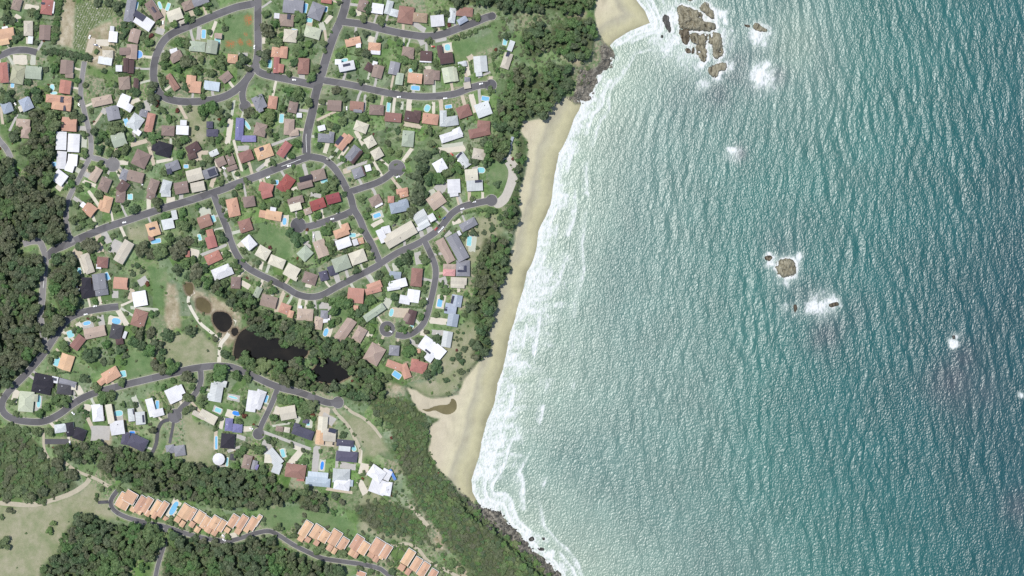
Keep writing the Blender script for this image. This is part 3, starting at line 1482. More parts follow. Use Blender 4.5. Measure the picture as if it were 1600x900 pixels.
V 510 310 160 60 5
V 300 530 160 40 35
V 150 230 160 90 5
V 370 420 60 60 10
V 30 140 70 90 20
V 700 10 30 60 0
V 520 420 150 50 5
C 60 405 30 W
C 510 430 10 L
C 403 110 95 W
T 320 500 45 d
T 400 410 45 o
T 147 350 25 d
T 230 590 80 g
T 220 520 50 g
T 350 640 55 g
T 30 380 40 g
T 190 390 45 g
T 250 390 30 g
T 350 270 35 g
T 360 130 50 g
T 490 250 35 g
T 750 250 35 g
T 770 60 30 g
T 690 415 22 g
T 745 425 20 d
T 680 460 16 d
T 655 485 16 d
T 718 478 18 g
T 480 750 75 d
T 400 820 60 d
T 130 150 40 d
T 100 80 50 d
T 570 20 45 g
T 380 10 40 g
T 30 640 35 d
T 640 665 35 d
T 700 640 40 d
T 720 690 45 d
T 760 570 35 d
T 790 180 60 d
T 850 120 50 g
T 40 830 40 g
T 500 470 50 d
T 540 90 30 g
T 580 860 40 d
T 130 520 30 d
T 680 580 20 r
T 720 780 35 o
T 840 650 40 o
T 900 560 60 o
T 950 500 45 d
T 830 510 40 d
@ 0 600
H 245 165 140 190 5 E
+ 325 130 60 70 5 E
H 390 35 180 110 12 K
H 605 45 140 110 5 K2
+ 690 30 45 50 5 C
H 655 425 80 130 -10 K
+ 745 470 110 110 20 K
H 570 415 120 80 -8 L
H 915 270 105 160 -5 W
+ 965 320 25 40 -5 G
H 1100 410 130 130 -8 W
+ 1030 280 60 180 -10 C
H 1175 510 70 120 10 F
P 365 165 35 110 5
P 1110 275 80 50 -5
V 140 120 60 130 15
V 360 180 60 140 5
V 490 380 30 110 -45
V 820 220 70 60 10
V 740 60 60 80 -30
V 840 360 35 230 -25
V 940 460 180 140 0
V 1110 310 90 80 -8
C 655 550 85 W
C 685 275 40 W
T 600 175 65 g
T 510 160 70 g
T 370 280 50 g
T 440 220 45 g
T 110 170 45 g
T 900 30 55 g
T 950 130 60 g
T 1030 110 60 g
T 455 445 55 g
T 750 240 40 g
T 540 370 30 g
T 800 300 30 g
T 100 390 40 g
T 240 430 40 g
T 340 450 50 g
T 840 630 85 d
T 700 680 70 o
T 560 650 80 o
T 620 610 60 g
T 730 620 60 g
T 1030 620 60 d
T 1010 720 80 g
T 1100 650 80 d
T 1090 750 70 d
T 540 760 80 o
T 650 860 80 o
T 1150 190 40 g
T 150 280 30 g
T 1180 760 50 d
T 800 260 30 d
T 160 40 0 g
@ 200 600
H 430 100 130 140 -25 W
+ 470 65 110 90 -25 W
H 215 220 70 170 -15 W
+ 280 270 110 70 -15 W
H 825 80 120 170 10 L
+ 770 110 50 50 10 L
H 1160 160 90 200 8 W
H 750 310 170 90 28 C
+ 660 290 120 50 28 C
H 945 380 70 120 5 U
+ 1025 415 90 80 5 U
H 935 535 130 140 5 K
H 850 705 115 115 0 W o
H 980 685 50 60 10 K2
H 395 610 80 80 -10 G
+ 485 625 100 100 -8 G
H 90 550 170 120 25 F
H 30 290 60 120 -5 L
+ 115 320 90 120 -5 L
S 145 325 18 70 -5
S 52 260 10 50 -10
H 1115 730 80 130 15 B
H 1185 760 50 90 15 G
P 275 195 30 75 0
P 985 125 85 18 15
P 845 245 60 40 20
P 1015 275 75 40 15 b
P 828 550 22 120 0
P 930 730 18 80 5
P 40 465 50 45 0 b
V 990 130 120 60 12
V 840 245 90 60 25
V 960 280 80 70 20
V 820 530 30 180 3
V 880 370 35 110 15
V 1000 610 150 30 -20
V 90 200 50 190 -25
V 870 770 150 20 -5
V 1060 500 90 40 20
V 1110 420 100 50 0
V 990 580 30 100 5
C 1155 418 10 W
C 150 325 80 U
C 400 145 -30 W
T 560 130 50 g
T 600 230 45 d
T 690 180 50 g
T 700 50 40 g
T 380 245 35 g
T 1020 660 50 g
T 1000 770 50 l
T 1070 620 50 g
T 1100 580 40 g
T 540 250 40 g
T 730 120 30 d
T 220 440 60 o
T 60 190 40 d
T 1040 360 40 g
T 820 420 30 g
T 860 330 30 d
T 330 40 40 g
T 1090 300 30 r
T 600 30 40 g
T 230 130 35 d
T 1170 600 40 g
T 330 700 80 g
T 1060 250 40 g
T 1100 170 40 d
@ 400 600
H 300 270 150 125 -10 C
H 30 140 90 170 20 W
+ 20 210 50 60 20 W
H 440 455 200 90 20 F
+ 380 400 60 60 20 F
H 465 350 55 40 10 F
H 625 380 90 150 5 C
+ 690 480 120 120 5 C
+ 600 500 80 130 5 O
S 720 405 70 40 15
H 835 555 160 65 5 F
+ 850 680 200 100 5 F
+ 830 610 110 55 5 L
H 170 690 170 100 50 L
+ 195 790 80 100 20 L
+ 115 700 70 80 5 C
H 370 815 190 130 8 N
+ 330 775 40 60 -10 W
H 580 870 190 90 5 A
H 800 860 160 130 3 L
H 1130 840 150 120 35 W
H 220 420 70 50 10 B
H 290 430 55 50 10 C
H 0 780 40 60 20 U
P 95 140 30 70 20
P 490 375 30 30 0
P 252 648 36 75 -15
P 620 765 32 80 8 b
P 915 600 40 60 -25
P 450 770 40 30 0
P 830 822 50 25 5 g
V 620 760 60 110 8
V 560 720 60 260 5
V 255 650 60 90 -15
V 500 370 60 80 10
V 290 530 480 30 20
V 370 690 60 180 40
V 640 280 90 120 10
V 680 330 130 80 30
V 860 770 150 60 10
V 200 250 60 80 20
V 380 340 60 80 25
V 240 380 180 20 -10
V 100 590 100 120 20
V 650 560 180 40 5
V 1010 800 90 110 15
V 760 710 30 150 3
V 980 680 30 120 5
V 390 600 80 40 20
C 725 555 100 K
C 5 395 10 K
T 310 150 60 g
T 240 150 60 g
T 390 170 50 g
T 450 220 70 g
T 510 200 60 g
T 430 260 50 g
T 470 310 45 g
T 160 320 55 g
T 530 283 25 r
T 350 350 25 l
T 330 570 30 g
T 440 620 30 d
T 460 730 35 g
T 380 735 20 d
T 120 520 40 d
T 160 560 35 g
T 30 620 60 g
T 60 810 50 g
T 150 880 60 o
T 40 880 60 d
T 520 650 15 d
T 515 700 15 d
T 540 430 20 g
T 820 480 40 d
T 1010 840 30 g
T 1080 750 35 d
T 1150 360 50 g
T 600 630 25 g
T 320 500 25 g
T 480 640 20 d
T 540 330 30 g
T 340 510 20 d
@ 600 600
H 20 850 90 100 25 W
+ 80 850 25 110 -28 Q
@ 0 750
T 95 290 45 o
T 30 600 60 g
T 495 400 45 l
T 470 480 45 l
T 955 88 30 g
T 905 145 25 g
T 900 190 25 o
T 1120 95 35 g
T 1020 270 20 d
T 10 350 30 g
T 30 155 20 d
T 300 160 70 o
T 580 60 55 o
T 400 100 60 d
T 120 310 20 d
H 1160 200 120 140 30 O
+ 1120 190 50 60 30 O
+ 1165 240 50 60 30 O
@ 200 750
H 20 160 110 110 30 O
H 115 230 75 160 32 O
+ 45 275 50 50 32 O
H 175 235 65 150 32 O
+ 105 300 45 45 32 O
H 262 265 70 150 32 O
+ 185 310 50 60 32 O
H 322 275 60 150 32 O
+ 250 330 45 70 32 O
H 540 300 110 130 32 O
+ 465 370 55 55 32 O
H 595 320 50 120 32 O
+ 510 410 45 60 32 O
H 670 350 80 110 32 O
+ 600 415 50 55 32 O
H 725 400 65 120 32 O
+ 650 465 50 55 32 O
H 810 400 80 120 32 O
+ 755 460 60 70 32 O
H 870 425 75 110 32 O
+ 810 490 55 60 32 O
H 985 385 70 120 32 O
+ 930 470 50 50 32 O
H 1070 395 70 130 32 O
+ 1030 480 55 55 32 O
H 1165 410 80 120 32 O
+ 1110 465 50 50 32 O
H 355 365 50 40 32 O
P 430 265 50 140 30
V 425 270 85 190 30
T 183 368 28 g
T 248 378 25 g
T 458 428 20 g
T 515 458 24 g
T 592 475 24 g
T 655 505 20 g
T 748 510 26 g
T 840 520 26 g
T 940 535 35 l
T 310 540 70 l
T 400 550 80 l
T 700 575 55 o
T 820 600 60 o
T 620 550 45 d
T 320 335 40 g
T 400 390 45 g
T 480 270 35 g
T 130 830 55 g
T 10 750 40 g
T 770 120 35 o
T 650 180 40 d
T 530 150 50 d
T 330 140 50 d
T 800 530 20 g
V 900 520 35 60 40
V 990 520 60 50 -20
C 895 525 40 W
C 900 562 30 W
@ 400 750
H 15 380 40 110 32 O
H 465 460 80 150 32 O
+ 420 550 55 50 32 O
H 570 490 100 130 32 O
+ 485 560 50 50 32 O
H 640 530 80 110 32 O
+ 565 590 50 50 32 O
H 735 540 100 140 32 O
+ 690 635 55 60 32 O
H 815 600 75 120 32 O
+ 735 665 40 60 32 O
H 945 590 90 140 32 O
+ 895 680 50 60 32 O
H 1010 640 80 120 32 O
+ 935 705 40 60 32 O
H 1135 625 110 140 32 O
+ 1080 700 60 60 32 O
H 1190 690 50 110 32 O
+ 1125 740 50 60 32 O
H 985 880 80 50 20 O
S 655 512 14 16 30
H 580 20 230 80 5 A
H 805 40 150 110 8 W
H 890 30 40 60 5 A
H 1145 60 150 140 20 W
H 415 0 70 20 5 R
V 1000 70 60 140 -25
V 780 100 250 30 8
T 725 305 38 g
T 175 340 18 d
T 750 150 45 d
T 210 450 50 g
T 380 440 45 d
T 360 520 50 g
T 450 390 25 o
T 450 335 25 o
T 570 660 40 g
T 620 640 40 g
T 680 700 30 g
T 810 690 50 g
T 885 730 30 g
T 1000 750 35 g
T 480 630 25 g
T 410 600 25 g
T 350 190 40 o
T 800 210 50 o
T 970 830 40 g
T 1070 860 40 g
T 660 440 25 o
T 75 370 25 d
T 320 530 30 g
T 1075 770 25 g
T 890 550 30 g
@ 600 750
H 20 670 70 130 32 O
H 225 725 80 150 32 O
+ 165 820 60 60 32 O
H 300 790 75 130 32 O
+ 225 860 50 60 32 O
H 370 840 75 140 32 O
H 460 880 70 80 32 O
H 20 80 100 130 10 W
T 95 148 22 d
T 345 590 25 d
T 520 620 25 g
T 465 650 18 d
T 60 790 30 g
T 110 790 35 g
T 640 780 45 g
T 720 850 45 g
T 80 860 45 d
"""
# ------------------------------------------------------------------ parse the survey
HOUSES, POOLS, TREES, PAVES, CARS = [], [], [], [], []
_ox = _oy = 0
for ln in DATA.strip().splitlines():
    p = ln.split()
    if not p: continue
    if p[0] == '@': _ox, _oy = float(p[1]), float(p[2]); continue
    k = p[0]; v = p[1:]
    cx, cy = _ox+float(v[0])/6, _oy+float(v[1])/6
    if k == 'H': HOUSES.append({'c': (cx, cy), 'wings': [(cx, cy, float(v[2])/6, float(v[3])/6, float(v[4]), v[5])], 'solar': [], 'oct': len(v) > 6 and v[6] == 'o'})
    elif k == '+': HOUSES[-1]['wings'].append((cx, cy, float(v[2])/6, float(v[3])/6, float(v[4]), v[5]))
    elif k == 'S': HOUSES[-1]['solar'].append((cx, cy, float(v[2])/6, float(v[3])/6, float(v[4])))
    elif k == 'P': POOLS.append((cx, cy, float(v[2])/6, float(v[3])/6, float(v[4]), v[5] if len(v) > 5 else 't'))
    elif k == 'T': 
        if float(v[2]) > 5: TREES.append((cx, cy, float(v[2])/6, v[3]))
    elif k == 'V': PAVES.append((cx, cy, float(v[2])/6, float(v[3])/6, float(v[4])))
    elif k == 'C': CARS.append((cx, cy, float(v[2]), v[3]))
for r in ROADS: pass
ROADS = [list(r) for r in ROADS]
for r in ROADS:
    if r[4] == 'ring':
        r[4] = catmull([(RING_C[0]+RING_R*math.cos(a), RING_C[1]+RING_R*math.sin(a)) for a in np.linspace(0, 2*math.pi, 13)[:-1]], 2.0, True); r.append(True)
    else: r[4] = catmull(r[4], 4.0); r.append(False)

# ------------------------------------------------------------------ ground sheet (with the sea bed) and beach
def grid_axes(a, b, s, far): 
    return np.concatenate([[a-far, a-far*0.3, a-far*0.1], np.arange(a, b+s*0.5, s), [b+far*0.1, b+far*0.3, b+far]])
gx = grid_axes(-60, 1044, 2.0, 3000); gy = grid_axes(-60, 960, 2.0, 3000)
GX, GY = np.meshgrid(gx, gy)
wobx = (fbm(GX, GY, 14, 5)-.5)*7; woby = (fbm(GX, GY, 14, 9)-.5)*7
dW = seg_dist(GX, GY, WATERLINE); landin = inside(GX, GY, LAND); D = np.where(landin, dW, -dW)
NX, NY = GX+wobx, GY+woby
sB = np.maximum(sdist(NX, NY, BEACHES[0]), sdist(NX, NY, BEACHES[1]))
sR = np.maximum(sdist(NX, NY, ROCKSHELF[0]), sdist(NX, NY, ROCKSHELF[1]))
bz = np.minimum(0.05*D, 2.6)+(fbm(GX, GY, 20, 31)-.5)*0.25
lz = np.minimum(6*sm(D, -3, 16), 2.6+3.4*sm(-sB, 0, 6))
GZ = np.where(sB > 0, bz, lz)
GZ = np.where(D < 0, np.maximum(0.06*D, -12), GZ)
rocky = sm(sR, -1, 3)
GZ = GZ+rocky*(fbm(GX, GY, 7, 77)-.42)*4.2*sm(D, -8, 2)
GZ = GZ+9*sm(D, 19, 26)*(1-sm(D, 45, 120))*sm(GY, 755, 800)*(GX > 640)+5*sm(D, 22, 28)*(1-sm(D, 40, 80))*sm(GX, 850, 870)*(1-sm(GY, 95, 120))*sm(GY, 40, 70)
POND_Z = {'brown': 5.55, 'dark': 5.4, 'tea': 2.25}
dPond = np.full(GX.shape, -1e9)
for nm, tone, poly in PONDS:
    s_ = sdist(GX, GY, catmull(poly, 3, True)); dPond = np.maximum(dPond, s_)
    t = sm(s_, -2.0, 1.6); GZ = GZ*(1-t)+(POND_Z[tone]-0.9)*t
def zone(polys, soft=3.0):
    s_ = np.full(GX.shape, -1e9)
    for p in polys: s_ = np.maximum(s_, sdist(NX, NY, p))
    return sm(s_, -soft, soft)
a_lush, a_dry, a_dirt, a_crop = zone(Z_LUSH), zone(Z_DRY, 5), zone(Z_DIRT, 4), zone(Z_CROP, 1.0)
a_for = zone([p for f in FORESTS for p in f[4]], 4)
a_red = np.zeros(GX.shape)
for (x_, y_, p_, q_) in Z_RED: a_red = np.maximum(a_red, np.clip(1.5-1.2*np.sqrt(((NX-x_)/p_)**2+((NY-y_)/q_)**2), 0, 1))
dRoad = np.full(GX.shape, 1e9)
for r in ROADS: dRoad = np.minimum(dRoad, seg_dist(GX, GY, r[4], r[6])-r[3])
a_verge = (1-sm(dRoad, 0.5, 5.5))
a_town = (1-a_for)
k_ = MPP*(H_CAM-GZ)/H_CAM
GV = np.stack([(GX-800)*k_, (450-GY)*k_, GZ], -1).reshape(-1, 3)
ny_, nx_ = GX.shape
ii = (np.arange(ny_-1)[:, None]*nx_+np.arange(nx_-1)[None, :])
GF = np.stack([ii, ii+nx_, ii+nx_+1, ii+1], -1).reshape(-1, 4)

n = NT('ground_cover', 0.95, 0.1)
A = {k: n.attr(k).outputs['Fac'] for k in ('lush', 'dry', 'dirt', 'crop', 'wood', 'sand', 'rock', 'verge', 'shore', 'bank', 'bloom')}
w = n.wpos()
big = n.noise(0.018, 3, 0.5); mid = n.noise(0.075, 4, 0.6); fine = n.noise(0.42, 3, 0.65); vfine = n.noise(1.3, 2, 0.6)
lawn = n.ramp(mid, [(0.25, (.086,.148,.056)), (0.45, (.128,.198,.082)), (0.58, (.168,.225,.108)), (0.72, (.235,.258,.150))])
lot = n.voro(0.042, n.mapping(w, (1,1,0), (0,0,0.35)), 'F1', 'Color')
lot2 = n.sep(lot)
lawn = n.hsv(lawn, 0.5, n.math('MULTIPLY_ADD', lot2[1], 0.5, 0.70), n.math('MULTIPLY_ADD', lot2[0], 0.45, 0.80))
lawn = n.mix(n.math('MULTIPLY', n.step(lot2[2], .70, .92), n.step(fine, .42, .62)), lawn, (.30,.27,.19))
lawn = n.mix(n.math('MULTIPLY', n.step(n.noise(0.16, 3, .6), .50, .66), 0.75), lawn, (.070,.112,.042))
lawn = n.mix(n.step(n.noise(0.30, 3, .6), .62, .76), lawn, (.33,.31,.245))
lush = n.ramp(mid, [(0.3, (.095,.165,.065)), (0.6, (.140,.205,.090)), (0.8, (.20,.225,.125))])
lawn = n.mix(n.math('MULTIPLY', A['lush'], .85), lawn, lush)
col_red = n.math('MULTIPLY', A['bloom'], n.step(n.noise(.5, 3, .6), .36, .56))
lawn = n.mix(col_red, lawn, (.34,.145,.065))
flow = n.math('MULTIPLY', A['lush'], n.step(n.noise(0.11, 1, .4, n.mapping(w, loc=(37,11,0))), .66, .74))
dry = n.ramp(mid, [(0.3, (.18,.215,.110)), (0.5, (.255,.260,.160)), (0.7, (.325,.305,.215))])
lawn = n.mix(A['dry'], lawn, dry)
verge = n.ramp(fine, [(0.35, (.185,.225,.12)), (0.65, (.30,.295,.20))])
lawn = n.mix(n.math('MULTIPLY', A['verge'], .7), lawn, verge)
dirt = n.ramp(n.noise(0.11, 4, .65), [(0.3, (.22,.19,.115)), (0.5, (.33,.285,.195)), (0.7, (.46,.41,.31))])
lawn = n.mix(n.math('MULTIPLY', A['dirt'], n.step(n.noise(0.07, 4, .6), .30, .50)), lawn, dirt)
cw = n.node('ShaderNodeTexWave', wave_type='BANDS', bands_direction='X'); n.set(cw, 'Vector', n.mapping(w, (1,1,1), (0,0,0.45)))
cw.inputs['Scale'].default_value = 0.115; cw.inputs['Distortion'].default_value = 1.0
crop = n.mix(cw.outputs[1], (.075,.12,.045), (.19,.21,.11))
crop = n.mix(n.step(n.noise(.75, 2, .6), .57, .68), crop, (.48,.46,.40))
lawn = n.mix(A['crop'], lawn, crop)
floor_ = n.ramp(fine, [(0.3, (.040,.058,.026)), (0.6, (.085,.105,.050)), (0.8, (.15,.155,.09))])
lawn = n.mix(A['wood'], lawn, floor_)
lawn = n.mix(A['bank'], lawn, n.ramp(fine, [(0.3, (.10,.08,.05)), (0.7, (.26,.20,.14))]))
# sand: pinkish and dry by the dune, yellow-grey and damp towards the water, with grey weed lines
sx = n.math('MULTIPLY_ADD', n.math('SUBTRACT', n.noise(0.02, 3, .5), .5), 0.35, A['shore'])
sand = n.ramp(sx, [(0.0, (.30,.275,.175)), (0.07, (.40,.365,.235)), (0.18, (.475,.43,.28)), (0.30, (.43,.395,.285)), (0.36, (.40,.365,.275)), (0.44, (.53,.475,.335)), (0.7, (.53,.46,.35)), (1.0, (.50,.43,.33))])
sand = n.mix(n.math('MULTIPLY', n.step(n.noise(.10, 4, .7, n.mapping(w, (1, .3, 1), (0, 0, .25))), .50, .72), .40), sand, (.33,.29,.22))
sand = n.hsv(sand, .514, .96, n.math('MULTIPLY_ADD', mid, .42, .72))
col = n.mix(A['sand'], lawn, sand)
rock = n.ramp(n.noise(.22, 5, .7), [(.3, (.055,.052,.046)), (.5, (.16,.148,.122)), (.62, (.30,.275,.225)), (.75, (.42,.385,.32))])
col = n.mix(A['rock'], col, rock)
col = n.hsv(col, .5, 1.0, n.math('MULTIPLY_ADD', n.math('SUBTRACT', vfine, .5), n.math('MULTIPLY_ADD', A['sand'], -.45, .60), .90))
n.bump(n.math('ADD', fine, n.math('MULTIPLY', vfine, .5)), 0.6, 0.5)
M_GROUND = n.base(col)

def ground_attrs(me, idx):
    for nm, arr in (('lush', a_lush), ('dry', a_dry), ('dirt', a_dirt), ('crop', a_crop), ('wood', a_for*0.9), ('sand', sm(sB, -1.5, 1.5)*(1-rocky)), ('rock', rocky), ('verge', a_verge), ('shore', np.clip(D/85, 0, 1)), ('bank', sm(dPond, -5, -1)*(1-sm(sB, -3, 0))), ('bloom', a_red)):
        fattr(me, nm, arr.ravel()[idx])
fc = (GX[:-1, :-1]+1).ravel(); fcb = sB[:-1, :-1].ravel(); fcd = D[:-1, :-1].ravel()
is_b = (fcb > 0) & (fcd > -12)
for nm, msk in (('ground', ~is_b), ('beach', is_b)):
    f = GF[msk]; u, inv = np.unique(f, return_inverse=True)
    me = mesh_np(nm, GV[u], inv.reshape(-1, 4), M_GROUND, True); ground_attrs(me, u)
    link(nm, me, kind='structure')

# fast lookup of ground height
gxi, gyi = gx, gy
def gz(px, py):
    i = int(np.clip(np.searchsorted(gx, px)-1, 0, len(gx)-2)); j = int(np.clip(np.searchsorted(gy, py)-1, 0, len(gy)-2))
    fx = (px-gx[i])/(gx[i+1]-gx[i]); fy = (py-gy[j])/(gy[j+1]-gy[j])
    return float((GZ[j, i]*(1-fx)+GZ[j, i+1]*fx)*(1-fy)+(GZ[j+1, i]*(1-fx)+GZ[j+1, i+1]*fx)*fy)
def WG(px, py, dz=0.0):
    return W(px, py, gz(px, py)+dz)

# ------------------------------------------------------------------ sea
sgx = np.concatenate([[690], np.arange(722, 1632, 1.45), [1700, 2000, 3000, 6000]]); sgy = np.concatenate([[-3000, -1000, -200], np.arange(-22, 924, 1.45), [1000, 1500, 3000]])
SX, SY = np.meshgrid(sgx, sgy)
sd = seg_dist(SX, SY, WATERLINE); sd = np.where(inside(SX, SY, LAND), -sd, sd)
wx, wy = (SX-800)*MPP, (450-SY)*MPP
hz = np.zeros(SX.shape); rr = np.random.default_rng(3)
w_s = np.exp(-np.maximum(sd, 0)/170.0)
u_ = w_s*np.maximum(sd, 0)*MPP+(1-w_s)*(wx*math.cos(.30)+wy*math.sin(.30)); v_ = -wx*math.sin(.30)+wy*math.cos(.30)
for i in range(54):
    lam = rr.uniform(11, 24) if i < 26 else rr.uniform(4.4, 9.5); th = rr.normal(0, 0.22 if i < 26 else 0.6)
    amp = (0.0150 if i < 26 else 0.0075)*lam; ph = rr.uniform(0, 6.283)
    kx, ky = 2*math.pi/lam*math.cos(th), 2*math.pi/lam*math.sin(th)
    wrp = 11*(fbm(SX, SY, 95, 400+i, 1)-.5)
    pz = kx*u_+ky*v_+ph+wrp; hz += amp*(np.sin(pz)-.42*np.sin(2*pz)+.2*np.sin(3*pz))*(.35+1.3*vnoise(SX, SY, 48, 700+i))
hz *= (0.35+0.65*sm(sd, 20, 330))*(0.45+1.1*fbm(SX, SY, 90, 91, 2))
hz *= sm(sd, -10, 25)
msk_ = (sd > 350) & (SX < 1600) & (SY > 0) & (SY < 900)
hz *= 0.108/np.sqrt(np.mean((np.diff(hz, axis=1)[:, :][msk_[:, 1:]]/(1.45*MPP))**2))
fw = np.interp(SY, [-20, 20, 60, 110, 150, 200, 260, 330, 380, 430, 520, 600, 680, 740, 780, 820, 930], [26, 26, 22, 14, 17, 20, 24, 30, 36, 40, 48, 58, 62, 52, 34, 20, 16])
wob = (fbm(SX, SY, 45, 51, 3)-.5)*1.3
stk = fbm(SX*.35+SY*.1, SY, 9, 57, 3)           # streaks running off the beach with the backwash
foam = 1.04-np.maximum(sd, 0)/(fw*1.55)+wob*1.1+(stk-.5)*1.1
foam = np.clip(foam, -1, 1.0)
edge = 3.5+9*(fbm(SX, SY, 30, 61, 3)-.42)
foam = np.where(sd < edge, np.maximum(foam, 1.0+.3*(stk-.5)), foam)     # swash
for q_, (dk, wk, ak) in enumerate(((.42, 2.6, 1.25), (.80, 3.2, 1.15), (1.25, 3.0, 1.0), (1.9, 2.6, .85))):       # breaker lines
    dd = sd-(fw*dk+14*(fbm(SX, SY, 70, 71+q_*5, 3)-.5)); ln = np.where(dd > 0, np.exp(-(dd/wk)**2), np.exp(dd/(wk*3.2)))
    foam = np.maximum(foam, ak*ln*sm(fbm(SX, SY, 48, 173+q_*7, 2), .36, .56))
for pr_ in ROCKS:
    P_ = np.array(pr_[0]); x0_, y0_ = P_.min(0)-26; x1_, y1_ = P_.max(0)+26
    ix = np.where((sgx > x0_) & (sgx < x1_))[0]; iy = np.where((sgy > y0_) & (sgy < y1_))[0]
    if len(ix) == 0 or len(iy) == 0: continue
    sl = np.s_[iy[0]:iy[-1]+1, ix[0]:ix[-1]+1]; Xs, Ys = SX[sl]-2.0, SY[sl]-1.0
    dr = np.maximum(-sdist(Xs, Ys, pr_[0]), 0); sz = min(1.0, .45+.04*math.sqrt(len(P_)*pr_[1]*8))
    foam[sl] = np.maximum(foam[sl], sz*(1.25*np.exp(-dr/6.5)*(.35+1.3*fbm(Xs, Ys, 13, 203, 3))))
for (fx_, fy_, fr_, fs_) in FOAM:
    g = fs_*1.42*np.exp(-(((SX-fx_+(fbm(SX, SY, 12, 81, 2)-.5)*12)**2+(SY-fy_+(fbm(SX, SY, 12, 85, 2)-.5)*12)**2)/(fr_*0.9)**2))
    foam = np.maximum(foam, g)
reef = np.zeros(SX.shape)
for (fx_, fy_, fr_, fs_) in REEF:
    reef = np.maximum(reef, fs_*np.exp(-((SX-fx_)**2+(SY-fy_)**2)/(fr_**2))*(0.5+fbm(SX, SY, 25, 95, 3)))
deep = np.clip(sd/700.0, 0, 1)+0.10*(fbm(SX, SY, 220, 41, 3)-.5)
deep -= 0.22*np.exp(-(((SX-1260)/70)**2+((SY-60)/120)**2))+0.16*np.exp(-(((SX-1080)/170)**2+((SY-620)/140)**2))+0.12*np.exp(-(((SX-1150)/160)**2+((SY-870)/90)**2))
k_ = MPP*(H_CAM-hz)/H_CAM
SV = np.stack([(SX-800)*k_, (450-SY)*k_, hz], -1).reshape(-1, 3)
ny2, nx2 = SX.shape; ii = (np.arange(ny2-1)[:, None]*nx2+np.arange(nx2-1)[None, :])
SF = np.stack([ii, ii+nx2, ii+nx2+1, ii+1], -1).reshape(-1, 4)
keep = (sd > -30)[:-1, :-1].ravel(); SF = SF[keep]; u, inv = np.unique(SF, return_inverse=True)
n = NT('sea_water', 0.24, 1.0); n.set(n.b, 'IOR', 1.47)
fo, de, re_ = n.attr('foam').outputs['Fac'], n.attr('deep').outputs['Fac'], n.attr('reef').outputs['Fac']
w = n.wpos()
col = n.ramp(de, [(0.0, (.24,.31,.24)), (0.07, (.175,.25,.20)), (0.18, (.090,.170,.145)), (0.45, (.030,.124,.106)), (0.72, (.007,.086,.082)), (1.0, (.002,.052,.060))])
col = n.hsv(col, .5, 1.0, n.math('MULTIPLY_ADD', n.noise(.02, 3, .6), .5, .75))
col = n.mix(n.math('MULTIPLY', re_, .8), col, (.055,.062,.075))
wr = n.mapping(w, (1.0, 0.55, 1.0), (0, 0, -0.30))
l1 = n.noise(.36, 4, .68, wr, 0.6); l2 = n.noise(.10, 3, .6, wr, 1.2)
web = n.voro(.17, n.mapping(n.mix(0.5, wr, n.noise(.12, 2, .5, None, 0, True), 'ADD'), (1,1,0)), 'DISTANCE_TO_EDGE')
thr = n.math('ADD', n.math('MULTIPLY_ADD', l1, 1.7, n.math('MULTIPLY', l2, 1.3)), n.math('MULTIPLY', n.step(web, .02, .22), .16))
fm = n.step(n.math('SUBTRACT', n.math('ADD', fo, 0.98), thr), -0.10, 0.60)
col = n.mix(n.math('MULTIPLY', n.step(fo, .05, 1.0), .50), col, (.44,.50,.455))
col = n.mix(fm, col, (.60,.615,.61))
n.set(n.b, 'Roughness', n.math('MULTIPLY_ADD', fm, .30, .425))
n.set(n.b, 'Specular IOR Level', n.math('MULTIPLY_ADD', fm, -.8, 1.0))
n1 = n.noise(.17, 2, .55, n.mapping(w, (1.0, .60, 1), (0, 0, -.30)), .5)
r1 = n.math('ABSOLUTE', n.math('SUBTRACT', n1, .5))
n2 = n.noise(.52, 1, .5, n.mapping(w, (1.0, .75, 1), (0, 0, -.15)))
hh = n.math('ADD', n.math('MULTIPLY', r1, -1.6), n.math('MULTIPLY', n2, n.math('MULTIPLY', n.math('MULTIPLY_ADD', n.step(n.noise(.012, 3, .6, n.mapping(w, (1, .5, 1), (0, 0, -.3))), .30, .70), .6, .45), 1.0)))
n.bump(hh, 1.0, 1.0)
M_SEA = n.base(col)
me = mesh_np('sea', SV[u], inv.reshape(-1, 4), M_SEA, True)
fattr(me, 'foam', foam.ravel()[u]); fattr(me, 'deep', deep.ravel()[u]); fattr(me, 'reef', reef.ravel()[u])
link('sea', me, kind='structure')

# ------------------------------------------------------------------ ponds, lake, creek
def poly_offset(P, d):
    P = np.array(P); Q = np.roll(P, -1, 0)-np.roll(P, 1, 0); N = np.stack([Q[:, 1], -Q[:, 0]], 1); N /= np.linalg.norm(N, axis=1)[:, None]+1e-9
    area = 0.5*np.sum(P[:, 0]*np.roll(P[:, 1], -1)-np.roll(P[:, 0], -1)*P[:, 1])
    return P+N*d*(1 if area > 0 else -1)
def flat_poly(name, P, z, mat):
    bm = bmesh.new(); vs = [bm.verts.new(W(x, y, z)) for x, y in P]; bm.faces.new(vs); bmesh.ops.triangulate(bm, faces=bm.faces[:]); bmesh.ops.recalc_face_normals(bm, faces=bm.faces[:])
    me = bpy.data.meshes.new(name); bm.to_mesh(me); bm.free(); me.materials.append(mat)
    if me.polygons[0].normal.z < 0: me.flip_normals()
    return me
M_POND = {}
for tn, c in (('brown', (.075,.062,.028)), ('dark', (.006,.006,.005)), ('tea', (.125,.108,.055))):
    n = NT('still_water_'+tn, 0.06, 0.25); c2 = tuple(x*1.6 for x in c)
    n.bump(n.noise(.9, 2, .5, n.mapping(n.wpos(), (1,.5,1), (0,0,.8))), .25, .15); M_POND[tn] = n.base(n.mix(n.step(n.noise(.03, 4, .6), .45, .75), c, tuple(x*1.5+.004*(tn == 'dark')*q for x, q in zip(c, (1.6, 1.1, .5)))))
